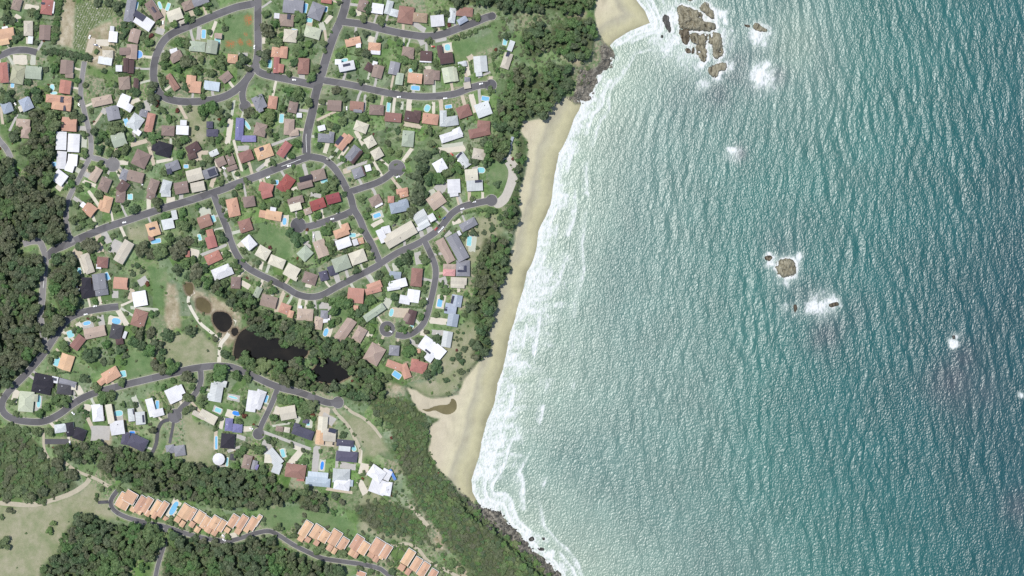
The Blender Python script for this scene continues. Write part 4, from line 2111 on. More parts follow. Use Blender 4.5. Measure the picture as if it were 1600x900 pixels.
for nm, tone, poly in PONDS:
    P = poly_offset(catmull(poly, 3, True), 1.2); link(nm, flat_poly(nm, P, POND_Z[tone], M_POND[tone]), kind='structure')

# ------------------------------------------------------------------ roads, kerbs, paths
def asphalt(name, c, c2):
    n = NT(name, .9, .2); f = n.mix(n.noise(.06, 4, .6), c, c2); f = n.mix(n.math('MULTIPLY', n.step(n.noise(.5, 3, .7), .5, .75), .25), f, (.06,.06,.062))
    f = n.mix(n.math('MULTIPLY', n.step(n.noise(.035, 2, .5), .55, .62), .35), f, tuple(x*.75 for x in c)); pt = n.voro(.055, n.mapping(n.wpos(), (1, 1, 0), (0, 0, .4)), 'F1', 'Color'); f = n.hsv(f, .5, 1.0, n.math('MULTIPLY_ADD', n.sep(pt)[0], .34, .82)); return n.base(f)
M_ROAD = asphalt('asphalt_grey', (.098,.095,.100), (.128,.124,.127)); M_ROADD = asphalt('asphalt_dark', (.070,.069,.076), (.10,.098,.103)); M_ROADL = asphalt('asphalt_pale', (.17,.165,.165), (.21,.20,.20))
def plain(name, c, var=.3, sc=.4, rough=.9):
    n = NT(name, rough, .2); return n.base(n.hsv(n.mix(n.noise(sc, 4, .65), tuple(x*(1-var) for x in c), tuple(min(.9, x*(1+var)) for x in c)), .5, 1, 1))
M_KERB = plain('kerb_concrete', (.40,.385,.34), .15); M_PATH = plain('pale_gravel', (.52,.49,.41), .18); M_TRACK = plain('track_dirt', (.36,.325,.245), .25, .25)
M_LOT = plain('gravel_lot', (.40,.375,.33), .15, .3); M_PAINT = plain('road_paint', (.72,.72,.70), .1)
def side_pts(P, hw, closed):
    P = np.asarray(P); T = np.gradient(P, axis=0) if not closed else (np.roll(P, -1, 0)-np.roll(P, 1, 0))
    T /= np.linalg.norm(T, axis=1)[:, None]+1e-9; N = np.stack([-T[:, 1], T[:, 0]], 1)
    return P+N*hw, P-N*hw
def ribbon(name, A_, B_, zt, mat, closed=False, zf=None):
    V = []; F = []; m = len(A_)
    for a, b in zip(A_, B_):
        za = zt if zf is None else zf(*a)+zt; zb = zt if zf is None else zf(*b)+zt
        V += [W(a[0], a[1], za), W(b[0], b[1], zb)]
    for i in range(m if closed else m-1):
        j = (i+1) % m; F.append((2*i, 2*j, 2*j+1, 2*i+1))
    me = mesh_py(name, V, F, mat); 
    if me.polygons[0].normal.z < 0: me.flip_normals()
    return me
def road_d(px, py, skip):
    X = np.array([px]); Y = np.array([py]); best = 1e9
    for k, r in enumerate(ROADS):
        if k == skip: continue
        P = np.asarray(r[4])
        d = np.min(np.hypot(P[:, 0]-px, P[:, 1]-py))
        if d < 30:
            best = min(best, float(seg_dist(X, Y, r[4], r[6])[0])-r[3])
        if r[5]:
            e = r[4][-1]; best = min(best, math.hypot(e[0]-px, e[1]-py)-r[5])
    return best
for k, r in enumerate(ROADS):
    nm, lab, ax, hw, P, bulb, closed = r
    zt = TOWN+0.14+0.005*k; mat = M_ROAD
    if nm in ('private_drive',): mat = M_ROADD if 'round close' not in lab else M_ROAD
    if 'western' in lab: mat = M_ROADL
    A_, B_ = side_pts(P, hw, closed)
    ro = link(nm, ribbon(nm, A_, B_, zt, mat, closed), kind='structure')
    if bulb:
        e = P[-1]; C = [(e[0]+bulb*math.cos(a), e[1]+bulb*math.sin(a)) for a in np.linspace(0, 2*math.pi, 29)[:-1]]
        link('turning_head', flat_poly('turning_head', C, zt+0.003, M_ROADD if lab in ('the inner dead-end', 'the northernmost close', 'the second close from the north') else mat), parent=ro)
    if nm in ('private_drive',): continue
    V = []; F = []
    edges = [(A_, 1), (B_, -1)]
    if bulb:
        a0 = np.linspace(0, 2*math.pi, 33); edges.append((np.array([(P[-1][0]+bulb*math.cos(a), P[-1][1]+bulb*math.sin(a)) for a in a0]), 2))
    C_ = np.asarray(P)
    for E_, sgn in edges:
        for i in range(len(E_)-1):
            a, b = E_[i], E_[i+1]; m = (a+b)/2
            if not (-40 < m[0] < 900 and -40 < m[1] < 940): continue
            if road_d(m[0], m[1], k) < 0.25: continue
            if sgn == 2 and float(seg_dist(np.array([m[0]]), np.array([m[1]]), C_)[0]) < hw: continue
            if bulb and sgn != 2 and math.hypot(m[0]-P[-1][0], m[1]-P[-1][1]) < bulb: continue
            t = b-a; t = t/(np.linalg.norm(t)+1e-9); nn = np.array([-t[1], t[0]])
            if sgn == -1: nn = -nn
            if sgn == 2:
                nn = m-np.array(P[-1]); nn /= np.linalg.norm(nn)
            q = len(V); w_ = 0.55
            for pt, zz in ((a, zt+.11), (b, zt+.11), (b+nn*w_, zt+.11), (a+nn*w_, zt+.11), (a, zt-.05), (b, zt-.05), (b+nn*w_, TOWN-.1), (a+nn*w_, TOWN-.1)): V.append(W(pt[0], pt[1], zz))
            F += [(q, q+1, q+2, q+3), (q, q+4, q+5, q+1), (q+3, q+2, q+6, q+7)]
    if F:
        me = mesh_py('kerb', V, F, M_KERB); bm = bmesh.new(); bm.from_mesh(me); bmesh.ops.recalc_face_normals(bm, faces=bm.faces[:])
        bm.to_mesh(me); bm.free(); link('kerb', me, parent=ro)
for mk in ([(478.5,209),(478.2,218),(479.3,238)], [(71,401),(70.5,412),(69.5,425),(68.5,438),(67.5,450)], [(470,248.5),(455,254.5),(440,260)]):
    P = catmull(mk, 3); a, b = side_pts(P, 0.28, False); link('lane_marking', ribbon('lane_marking', a, b, TOWN+.30, M_PAINT), kind='structure')
for k, (nm, hw, P) in enumerate(PATHS):
    P = catmull(P, 2.5); hwv = hw*(0.85+0.3*np.array([vnoise(np.array([p[0]]), np.array([p[1]]), 9, 21)[0] for p in P]))[:, None] if nm == 'dirt_track' else hw
    a, b = side_pts(P, hwv, False); link(nm, ribbon(nm, a, b, 0.06+.005*k, M_TRACK if nm == 'dirt_track' else M_PATH, False, gz), kind='structure')
link('car_park', flat_poly('car_park', catmull(CARPARK, 3, True), TOWN+.07, M_LOT), kind='structure')
M_PAVE = [plain('paving_cream', (.50,.46,.38), .16), plain('paving_grey', (.36,.345,.32), .18), plain('paving_tan', (.42,.36,.28), .2), plain('paving_green_grey', (.40,.41,.34), .15)]
for k, (cx, cy, w_, h_, a) in enumerate(PAVES):
    rr_ = random.Random(k*13+5); ca, sa = math.cos(math.radians(a)), math.sin(math.radians(a)); pts = []
    for (u_, v_) in [(-.5,-.5),(-.17,-.5),(.17,-.5),(.5,-.5),(.5,-.17),(.5,.17),(.5,.5),(.17,.5),(-.17,.5),(-.5,.5),(-.5,.17),(-.5,-.17)]:
        x = (u_+rr_.uniform(-.05,.05))*w_; y = (v_+rr_.uniform(-.05,.05))*h_; pts.append((cx+x*ca-y*sa, cy+x*sa+y*ca))
    link('driveway', flat_poly('driveway', pts, TOWN+0.03+0.0035*(k % 26), M_PAVE[rr_.choice([0,0,1,1,2,3])]), kind='structure')

# drives for houses whose drive is not in the survey
kd_ = len(PAVES); AUTO = []
for hi, h in enumerate(HOUSES):
    cx, cy, w_, h_, a, c = h['wings'][0]
    if w_*h_ < 110 or (cy > 755 and c == 'O'): continue
    best = (1e9, None, 0)
    for r in ROADS:
        P = np.asarray(r[4]); d = np.hypot(P[:, 0]-cx, P[:, 1]-cy); i = int(np.argmin(d))
        if d[i] < best[0]: best = (d[i], P[i], r[3])
    d, q, hw = best
    if d > 42: continue
    t = np.array([q[0]-cx, q[1]-cy])/d; p0 = np.array([cx, cy])+t*min(w_, h_)*.45; p1 = np.array(q)-t*(hw-1.0); m = (p0+p1)/2; L = np.linalg.norm(p1-p0)
    if L < 3 or any(math.hypot(m[0]-p[0], m[1]-p[1]) < 9 for p in PAVES): continue
    rr_ = random.Random(hi); off = np.array([-t[1], t[0]])*rr_.uniform(-3, 3); p0 = p0+off
    P = catmull([p0, m+off*.6+np.array([-t[1], t[0]])*rr_.uniform(-1, 1), p1], 2.5); A_, B_ = side_pts(P, rr_.uniform(1.5, 2.3), False)
    link('driveway', ribbon('driveway', A_, B_, TOWN+0.03+.0035*(hi % 26)+.0017, M_PAVE[rr_.choice([0, 1, 1, 2, 3])]), kind='structure'); AUTO.append((m[0], m[1], 4.0, L, math.degrees(math.atan2(-t[0], t[1]))))
# ------------------------------------------------------------------ where things stand: nearest street, side, order
ORD = ['', 'second', 'third', 'fourth', 'fifth', 'sixth', 'seventh', 'eighth', 'ninth', 'tenth', 'eleventh', 'twelfth', 'thirteenth', 'fourteenth', 'fifteenth', 'sixteenth', 'seventeenth', 'eighteenth', 'nineteenth', 'twentieth', 'twenty-first', 'twenty-second', 'twenty-third', 'twenty-fourth', 'twenty-fifth', 'twenty-sixth', 'twenty-seventh', 'twenty-eighth', 'twenty-ninth', 'thirtieth']
def street_of(px, py):
    best = (1e9, 0, None)
    for k, r in enumerate(ROADS):
        P = np.asarray(r[4]); d = np.hypot(P[:, 0]-px, P[:, 1]-py); i = int(np.argmin(d))
        if d[i]-r[3] < best[0]: best = (d[i]-r[3], k, P[i])
    k, q = best[1], best[2]; r = ROADS[k]
    if r[2] == 'x': return k, ('north' if py < q[1] else 'south'), px, 'west'
    return k, ('west' if px < q[0] else 'east'), py, 'north'
def make_labels(items):     # items: (px, py, looks, noun) -> a label for each that singles it out by order along its street
    info = [(*street_of(px, py), looks, noun) for px, py, looks, noun in items]; groups = {}
    for i, (k, side, key, end, looks, noun) in enumerate(info): groups.setdefault((k, side, looks, noun), []).append((key, i))
    out = [None]*len(items)
    for (k, side, looks, noun), L in groups.items():
        L.sort(); st = ROADS[k][1]
        for q, (key, i) in enumerate(L):
            end = info[i][3]
            if len(L) == 1: out[i] = f'the only {looks} {noun} on the {side} side of {st}'
            elif q == 0: out[i] = f'{end}ernmost {looks} {noun} on the {side} side of {st}'
            else: out[i] = f'{ORD[min(q, 29)]} {looks} {noun} from the {end} {side} side of {st}'
    return out

# ------------------------------------------------------------------ houses
ROOF = {'B': ((.235,.165,.135), 'brown-roofed'), 'D': ((.095,.052,.050), 'maroon-roofed'), 'N': ((.255,.125,.095), 'russet-roofed'), 'R': ((.35,.125,.098), 'red-roofed'), 'T': ((.45,.225,.145), 'terracotta-roofed'), 'O': ((.50,.285,.16), 'orange-tan-roofed'), 'P': ((.36,.265,.205), 'taupe-roofed'), 'C': ((.47,.425,.33), 'cream-roofed'), 'E': ((.38,.40,.28), 'pale-green-roofed'), 'V': ((.29,.335,.245), 'sage-roofed'), 'L': ((.42,.445,.445), 'pale-grey-roofed'), 'G': ((.20,.20,.225), 'grey-roofed'), 'W': ((.57,.565,.58), 'white-roofed'), 'K': ((.022,.020,.030), 'black-roofed'), 'K2': ((.06,.058,.066), 'charcoal-roofed'), 'F': ((.07,.066,.105), 'dark-slate-roofed'), 'U': ((.165,.155,.33), 'purple-roofed'), 'S': ((.26,.305,.37), 'slate-blue-roofed'), 'A': ((.36,.43,.50), 'pale-blue-roofed'), 'Y': ((.30,.295,.19), 'olive-roofed'), 'I': ((.48,.20,.20), 'pink-roofed'), 'M': ((.25,.042,.045), 'crimson-roofed'), 'Z': ((.32,.225,.14), 'tan-roofed'), 'Q': ((.05,.17,.52), 'blue-roofed')}
def roof_mat(code, c):
    n = NT('roof_'+code, .75 if code not in 'LGAS' else .45, .3); o = n.pos(); oi = n.node('ShaderNodeObjectInfo').outputs['Random']
    nm = n.node('ShaderNodeVectorTransform', vector_type='NORMAL', convert_from='WORLD', convert_to='OBJECT'); n.set(nm, 0, n.geo().outputs['Normal'])
    sx = n.node('ShaderNodeSeparateXYZ'); n.set(sx, 0, nm.outputs[0]); ax = n.math('ABSOLUTE', sx.outputs[0]); ay = n.math('ABSOLUTE', sx.outputs[1])
    sel = n.math('GREATER_THAN', ax, ay); sp = n.node('ShaderNodeSeparateXYZ'); n.set(sp, 0, o)
    u = n.math('ADD', n.math('MULTIPLY', sel, sp.outputs[1]), n.math('MULTIPLY', n.math('SUBTRACT', 1.0, sel), sp.outputs[0]))
    st = n.math('SINE', n.math('MULTIPLY', u, 3.6))
    tint = n.math('MULTIPLY_ADD', oi, .28, .86)
    lich = n.noise(.45, 4, .7); blot = n.noise(.11, 3, .6)
    v = n.math('MULTIPLY', tint, n.math('MULTIPLY_ADD', blot, .45, .78)); v = n.math('MULTIPLY', v, n.math('MULTIPLY_ADD', st, .07, 1.0))
    col = n.hsv(c if isinstance(c, bpy.types.NodeSocket) else n.mix(0.0, c, c), n.math('MULTIPLY_ADD', oi, .024, .488), n.math('MULTIPLY_ADD', lich, -.3, 1.12), v)
    col = n.mix(n.math('MULTIPLY', n.step(lich, .52, .75), .30 if code != 'W' else .16), col, tuple(x*.55 for x in c))
    n.bump(st, .5, .06)
    return n.base(col)
def muted(c):
    g = .3*c[0]+.55*c[1]+.15*c[2]; return tuple(g+(x-g)*.84 for x in c)
M_ROOF = {k: roof_mat(k, muted(c)) for k, (c, _) in ROOF.items()}
M_WALL = [plain('render_cream', (.62,.58,.49), .12), plain('brick_tan', (.36,.25,.17), .2), plain('render_white', (.72,.71,.68), .1), plain('brick_brown', (.26,.16,.11), .2)]
M_RIDGE = plain('ridge_tile', (.36,.25,.19), .2); M_CAPW = plain('ridge_flashing', (.52,.52,.50), .1)
n = NT('solar_glass', .55, .2); M_SOLAR = n.base(n.mix(n.noise(2.0, 1), (.012,.016,.035), (.03,.035,.07)))
M_GLASS = plain('window_glass', (.03,.035,.04), .2, .5, .1); M_VENT = plain('roof_fitting', (.55,.56,.57), .1)
def roof_shape(L, B, style):
    """returns verts, faces and a height function above the eaves; ridge along x; L >= B"""
    t = .18
    if style == 'flat':
        p = 0.06; V = []; F = []; box(V, F, -L/2, L/2, -B/2, B/2, -t, 0)
        V[4] = (V[4][0], V[4][1], 0); V[5] = (V[5][0], V[5][1], 0); V[6] = (V[6][0], V[6][1], B*p); V[7] = (V[7][0], V[7][1], B*p)
        return V, F, lambda x, y: (y+B/2)*p, None
    p = {'hip': .40, 'gable': .30, 'low': .12}[style]; rz = B/2*p; r = (L-B)/2*0.98+.05 if style == 'hip' else L/2
    V = [(-L/2,-B/2,-t),(L/2,-B/2,-t),(L/2,B/2,-t),(-L/2,B/2,-t),(-L/2,-B/2,0),(L/2,-B/2,0),(L/2,B/2,0),(-L/2,B/2,0),(-r,0,rz),(r,0,rz)]
    F = [(3,2,1,0),(0,1,5,4),(2,3,7,6),(4,5,9,8),(6,7,8,9)]
    F += [(1,2,6,5),(3,0,4,7),(5,6,9),(7,4,8)] if style == 'hip' else [(1,2,6,9,5),(3,0,4,8,7)]
    hf = (lambda x, y: max(0, min((B/2-abs(y))*p, (L/2-abs(x))*p))) if style == 'hip' else (lambda x, y: max(0, (B/2-abs(y))*p))
    return V, F, hf, (r, rz, L, B, style)
def ridge_mesh(info, mat):
    r, rz, L, B, style = info; V = []; F = []
    segs = [((-r,0,rz),(r,0,rz))]
    if style == 'hip': segs += [((s*r,0,rz),(s*L/2,q*B/2,0)) for s in (-1,1) for q in (-1,1)]
    for a, b in segs:
        a, b = Vector(a), Vector(b); d = b-a
        if d.length < .2: continue
        d.normalize(); sd_ = d.cross(Vector((0,0,1))); sd_.normalize(); sd_ *= .22; q = len(V); up = Vector((0,0,.09))
        V += [a-sd_+up*.3, a+up, a+sd_+up*.3, b-sd_+up*.3, b+up, b+sd_+up*.3]; F += [(q,q+1,q+4,q+3),(q+1,q+2,q+5,q+4)]
    return mesh_py('ridge_cap', V, F, mat)
def kind_of(h):
    x, y, w_, h_, a, c = h['wings'][0]; ar = sum(q[2]*q[3] for q in h['wings'])*MPP*MPP
    return 'shed' if ar < 52 else ('house' if not (y > 755 and c == 'O') else 'townhouse')
hl = make_labels([(h['c'][0], h['c'][1], ROOF[h['wings'][0][5]][1], kind_of(h)) for h in HOUSES])
GROUPN = {'house': 'houses of the beach suburb', 'shed': 'garden sheds and garages', 'townhouse': 'townhouses along the lane'}
for hi, h in enumerate(HOUSES):
    rr_ = random.Random(hi*7+1); kd = kind_of(h); x0, y0, w0, h0, a0, c0 = h['wings'][0]
    wallh = 2.5 if kd == 'shed' else rr_.choice([3.0, 3.0, 3.2, 4.6]) if w0*h0*MPP*MPP > 90 else 2.9
    if c0 == 'W' and kd == 'house': wallh = rr_.choice([3.4, 5.4])
    root = link(kd if kd != 'house' else 'house', None, loc=W(x0, y0, TOWN+wallh)[:2]+(TOWN,), label=hl[hi], cat=kd, group=GROUPN[kd]); root.empty_display_size = 1
    wm = rr_.choice(M_WALL); hipst = rr_.choice(['hip', 'hip', 'gable']) if c0 not in ('W', 'L', 'A') else rr_.choice(['low', 'low', 'flat', 'hip'])
    if c0 in ('O',) and kd == 'townhouse': hipst = 'gable'
    if c0 in ('K', 'F', 'K2', 'U'): hipst = 'hip'
    RW = []
    for wi, (cx, cy, w_, h_, a, c) in enumerate(h['wings']):
        wh = wallh+0.07*wi+(0 if wi == 0 else -0.3 if min(w_, h_)*MPP < 5 else 0)
        lw, lh = w_*MPP, h_*MPP; ang = -math.radians(a)
        if lh > lw: lw, lh, ang = lh, lw, ang+math.pi/2
        st = hipst if wi == 0 or c == c0 else ('flat' if c in ('W', 'L', 'C') else hipst)
        if min(lw, lh) < 4.2: st = 'flat'
        X, Y, _ = W(cx, cy, TOWN+wh); lx, ly = X-root.location[0], Y-root.location[1]
        if h['oct'] and wi == 0:
            R = lw/2; V = []; F = []
            for z, r_ in ((wh-.2, R), (wh, R), (wh+1.5, R*.2)): V += [(r_*math.cos(i*math.pi/6), r_*math.sin(i*math.pi/6), z) for i in range(12)]
            V.append((0, 0, wh+1.6)); F = [(i, (i+1) % 12, 12+(i+1) % 12, 12+i) for i in range(12)]+[(12+i, 12+(i+1) % 12, 24+(i+1) % 12, 24+i) for i in range(12)]+[(24+i, 24+(i+1) % 12, 36) for i in range(12)]
            link('roof', mesh_py('roof', V, F, M_ROOF[c]), root, (lx, ly, 0)); Rw = R-.6
            V = [(Rw*math.cos(i*math.pi/6), Rw*math.sin(i*math.pi/6), z) for z in (-.3, wh-.1) for i in range(12)]
            link('wall', mesh_py('wall', V, [(i, (i+1) % 12, 12+(i+1) % 12, 12+i) for i in range(12)], wm), root, (lx, ly, 0)); continue
        V, F, hf, info = roof_shape(lw, lh, st)
        ro = link('roof', mesh_py('roof', V, F, M_ROOF[c]), root, (lx, ly, wh), ang)
        if wi == 0 and info and kd == 'house' and st == 'hip': link('ridge_cap', ridge_mesh(info, M_ROOF[c]), ro)
        e = .45 if min(lw, lh) > 5 else .2
        V = []; F = []; box(V, F, -lw/2+e, lw/2-e, -lh/2+e, lh/2-e, -.3, wh-.12)
        if st == 'gable' or st == 'low':
            rz = info[1]; q = len(V); xx = lw/2-e
            V += [(-xx, 0, wh-.12+rz*.9), (xx, 0, wh-.12+rz*.9)]; F += [(4, 7, q), (6, 5, q+1)]
        wo = link('wall', mesh_py('wall', V, F, wm), root, (lx, ly, 0), ang)
        if kd == 'townhouse' and wi == 0:
            M_PW = M_WALL[2]
            for q_ in (-1, 1):
                V = []; F = []; box(V, F, -lw/2-.1, lw/2+.3, q_*lh/2-.19, q_*lh/2+.19, -1.2, .55); link('party_wall', mesh_py('party_wall', V, F, M_PW), ro)
            V = []; F = []; box(V, F, lw/2+.31, lw/2+.85, -lh/2, lh/2, -1.2, -.1); link('balcony_wall', mesh_py('balcony_wall', V, F, M_PW), ro)
        if wi == 0 and kd != 'shed':
            V = []; F = []
            for i in range(3):
                xx = -lw/2+lw*(i+.6)/3.4; box(V, F, xx-.8, xx+.8, lh/2-e-.02, lh/2-e+.06, .9, 2.1)
            link('window', mesh_py('window', V[:8], F[:6], M_GLASS), wo); link('window', mesh_py('window', V[8:16], F[:6], M_GLASS), wo)
            V = []; F = []; box(V, F, -.45, .45, -lh/2+e-.06, -lh/2+e+.02, .1, 2.1); link('door', mesh_py('door', V, F, M_RIDGE), wo)
            if rr_.random() < .55 and info:
                V = []; F = []; xx, yy = rr_.uniform(-.25, .25)*lw, rr_.choice([-1, 1])*lh*.22; zz = hf(xx, yy); box(V, F, xx-.45, xx+.45, yy-.45, yy+.45, zz-.3, zz+.35)
                link(rr_.choice(['skylight', 'roof_vent', 'chimney']), mesh_py('fit', V, F, rr_.choice([M_VENT, M_SOLAR, M_VENT])), ro)
        RW.append((X, Y, lw, lh, ang, hf, wh, ro))
    for (cx, cy, w_, h_, a) in h['solar']:
        X, Y, _ = W(cx, cy, TOWN+wallh); best = None
        for rwg in RW:
            dx, dy = X-rwg[0], Y-rwg[1]; ca, sa = math.cos(rwg[4]), math.sin(rwg[4]); u_, v_ = dx*ca+dy*sa, -dx*sa+dy*ca
            q = max(abs(u_)/rwg[2], abs(v_)/rwg[3])
            if best is None or q < best[0]: best = (q, rwg, u_, v_)
        if not RW: continue
        _, rwg, u_, v_ = best; u_ = max(-rwg[2]*.4, min(rwg[2]*.4, u_)); v_ = max(-rwg[3]*.38, min(rwg[3]*.38, v_))
        da = -math.radians(a)-rwg[4]; ca, sa = math.cos(da), math.sin(da); V = []; lw, lh = w_*MPP, h_*MPP
        cs = [(-lw/2,-lh/2),(lw/2,-lh/2),(lw/2,lh/2),(-lw/2,lh/2)]; loc = [(u_+p*ca-q*sa, v_+p*sa+q*ca) for p, q in cs]
        z0 = max(rwg[5](*p) for p in loc+[(u_, v_)])
        zs = [max(rwg[5](*p), 0) for p in loc]; zc = sum(zs)/4
        V = [(p[0], p[1], z0+.10) for p in loc]+[(p[0], p[1], z0+.20) for p in loc]
        link('solar_panel', mesh_py('solar_panel', V, BOXF, M_SOLAR), rwg[7])

# ------------------------------------------------------------------ pools
def pool_mat(nm, c, c2):
    n = NT(nm, .30, .04); n.bump(n.noise(1.2, 2), .12, .1); return n.base(n.mix(n.noise(.6, 2, .5), c, c2))
M_POOL = {'t': pool_mat('pool_turquoise', (.16,.40,.45), (.27,.53,.56)), 'b': pool_mat('pool_blue', (.03,.16,.50), (.05,.24,.62)), 'g': pool_mat('pool_green', (.05,.22,.12), (.08,.28,.16)), 's': pool_mat('pool_sky', (.12,.33,.52), (.19,.43,.61)), 'r': pool_mat('pool_round', (.05,.20,.50), (.10,.30,.60))}
M_COPE = plain('pool_coping', (.58,.55,.48), .12); M_PWALL = plain('pool_shell', (.35,.55,.62), .1)
PN = {'t': 'turquoise', 'b': 'deep-blue', 'g': 'green', 's': 'sky-blue', 'r': 'round-blue'}
PL = []
for i, p in enumerate(POOLS):
    k = p[5]; 
    if k == 't' and (i*37 % 10) < 4: k = 's'
    PL.append((p[0], p[1], p[2], p[3], p[4], k))
pl = make_labels([(p[0], p[1], PN[p[5]], 'pool') for p in PL])
for i, (cx, cy, w_, h_, a, k) in enumerate(PL):
    rr_ = random.Random(i); root = link('swimming_pool', None, loc=W(cx, cy, TOWN), rz=-math.radians(a), label=pl[i], cat='pool', group='backyard pools'); root.empty_display_size = 1
    lw, lh = w_*MPP/2, h_*MPP/2; N = 24; sh = 2 if (k == 'r') else rr_.choice([2.6, 6, 8])
    def ol(ex):
        o = []
        for j in range(N):
            t = 2*math.pi*j/N; c, s = math.cos(t), math.sin(t); o.append(((lw+ex)*math.copysign(abs(c)**(2/sh), c), (lh+ex)*math.copysign(abs(s)**(2/sh), s)))
        return o
    I_, O_ = ol(0), ol(.6); zt = .30
    V = [(x, y, zt) for x, y in I_]+[(x, y, zt) for x, y in O_]+[(x, y, -.1) for x, y in O_]+[(x, y, -.2) for x, y in I_]
    F = []
    for j in range(N):
        q = (j+1) % N; F += [(j, N+j, N+q, q), (N+j, 2*N+j, 2*N+q, N+q), (j, q, 3*N+q, 3*N+j)]
    link('coping', mesh_py('coping', V, F, M_COPE), root)
    link('water', mesh_py('water', [(x, y, .20) for x, y in ol(.05)], [tuple(range(N))], M_POOL[k]), root)

# ------------------------------------------------------------------ cars
def car_mesh():
    V = []; F = []
    prof = [(-2.2,.45),(-2.2,.85),(-1.9,.95),(-1.45,1.0),(-1.0,1.42),(.35,1.45),(1.0,1.0),(1.9,.88),(2.2,.75),(2.25,.45)]
    for s, wd in ((-1, .88), (1, .88)):
        for x, z in prof: V.append((x, s*(wd if z < 1.1 else .68), z))
    m = len(prof); F = [tuple(range(m))[::-1], tuple(range(m, 2*m))]+[(i, (i+1) % m, m+(i+1) % m, m+i) for i in range(m)]
    body = (V, F)
    V = []; F = []; V += [(-1.42,-.72,1.03),(-1.42,.72,1.03),(-1.03,.60,1.41),(-1.03,-.60,1.41),(.42,-.60,1.43),(.42,.60,1.43),(.96,.72,1.04),(.96,-.72,1.04)]
    V = [(x, y*1.0, z+.03) for x, y, z in V]; F = [(0,3,2,1),(4,7,6,5),(0,7,4,3),(1,2,5,6)]
    wv = []; wf = []
    for k in range(10):
        a = 2*math.pi*k/10; wv += [(.32*math.cos(a), -.1, .32*math.sin(a)), (.32*math.cos(a), .1, .32*math.sin(a))]
    wf = [(2*k, (2*k+2) % 20, (2*k+3) % 20, 2*k+1) for k in range(10)]+[tuple(range(0, 20, 2)), tuple(range(1, 20, 2))[::-1]]
    return body, (V, F), (wv, wf)
CB, CG, CWH = car_mesh(); M_TYRE = plain('tyre_rubber', (.02,.02,.02), .2)
CARC = {'W': ((.78,.78,.78), 'white'), 'K': ((.02,.02,.022), 'black'), 'R': ((.42,.03,.025), 'red'), 'U': ((.05,.09,.22), 'blue'), 'L': ((.50,.51,.52), 'silver')}
CBM = {}
gme = mesh_py('window_band', CG[0], CG[1], M_GLASS); wme = mesh_py('wheel', CWH[0], CWH[1], M_TYRE)
for k, (c, _) in CARC.items():
    n = NT('car_paint_'+k, .3, .5); CBM[k] = mesh_py('car_body', CB[0], CB[1], n.base(c))
cl = make_labels([(c[0], c[1], CARC[c[3]][1], 'car') for c in CARS])
for i, (cx, cy, a, k) in enumerate(CARS):
    X, Y, _ = W(cx, cy, TOWN+1); o = link('car', None, loc=(X, Y, TOWN+.27), rz=-math.radians(a), label=cl[i], cat='car', group='cars of the suburb'); o.empty_display_size = 1
    link('body', CBM[k], o); link('windows', gme, o)
    for x in (-1.35, 1.4):
        for y in (-.82, .82): link('wheel', wme, o, (x, y, .32))

# ------------------------------------------------------------------ trees
PAL = {'d': ((.054,.092,.044), (.136,.186,.092)), 'g': ((.076,.130,.050), (.168,.238,.094)), 'l': ((.105,.165,.052), (.180,.240,.095)), 'o': ((.078,.100,.050), (.168,.188,.104)), 'r': ((.10,.035,.022), (.22,.085,.05))}
def leaf_mat(k):
    a, b = PAL[k]; n = NT('foliage_'+k, .7, .25); oi = n.node('ShaderNodeObjectInfo').outputs['Random']
    t = n.attr('tone').outputs['Fac']; c = n.mix(t, a, b); c = n.hsv(c, n.math('MULTIPLY_ADD', oi, .05, .475), n.math('MULTIPLY_ADD', oi, .25, .82), n.math('MULTIPLY_ADD', n.noise(.05, 2), .7, .68))
    tr = n.node('ShaderNodeBsdfTranslucent'); n.set(tr, 'Color', n.hsv(c, .49, 1.05, 1.5)); mx = n.node('ShaderNodeMixShader'); mx.inputs[0].default_value = .28
    n.t.links.new(n.b.outputs[0], mx.inputs[1]); n.t.links.new(tr.outputs[0], mx.inputs[2]); n.t.links.new(mx.outputs[0], n.n['Material Output'].inputs[0])
    return n.base(c)
M_LEAF = {k: leaf_mat(k) for k in PAL}; M_BARK = plain('bark', (.12,.095,.07), .3)
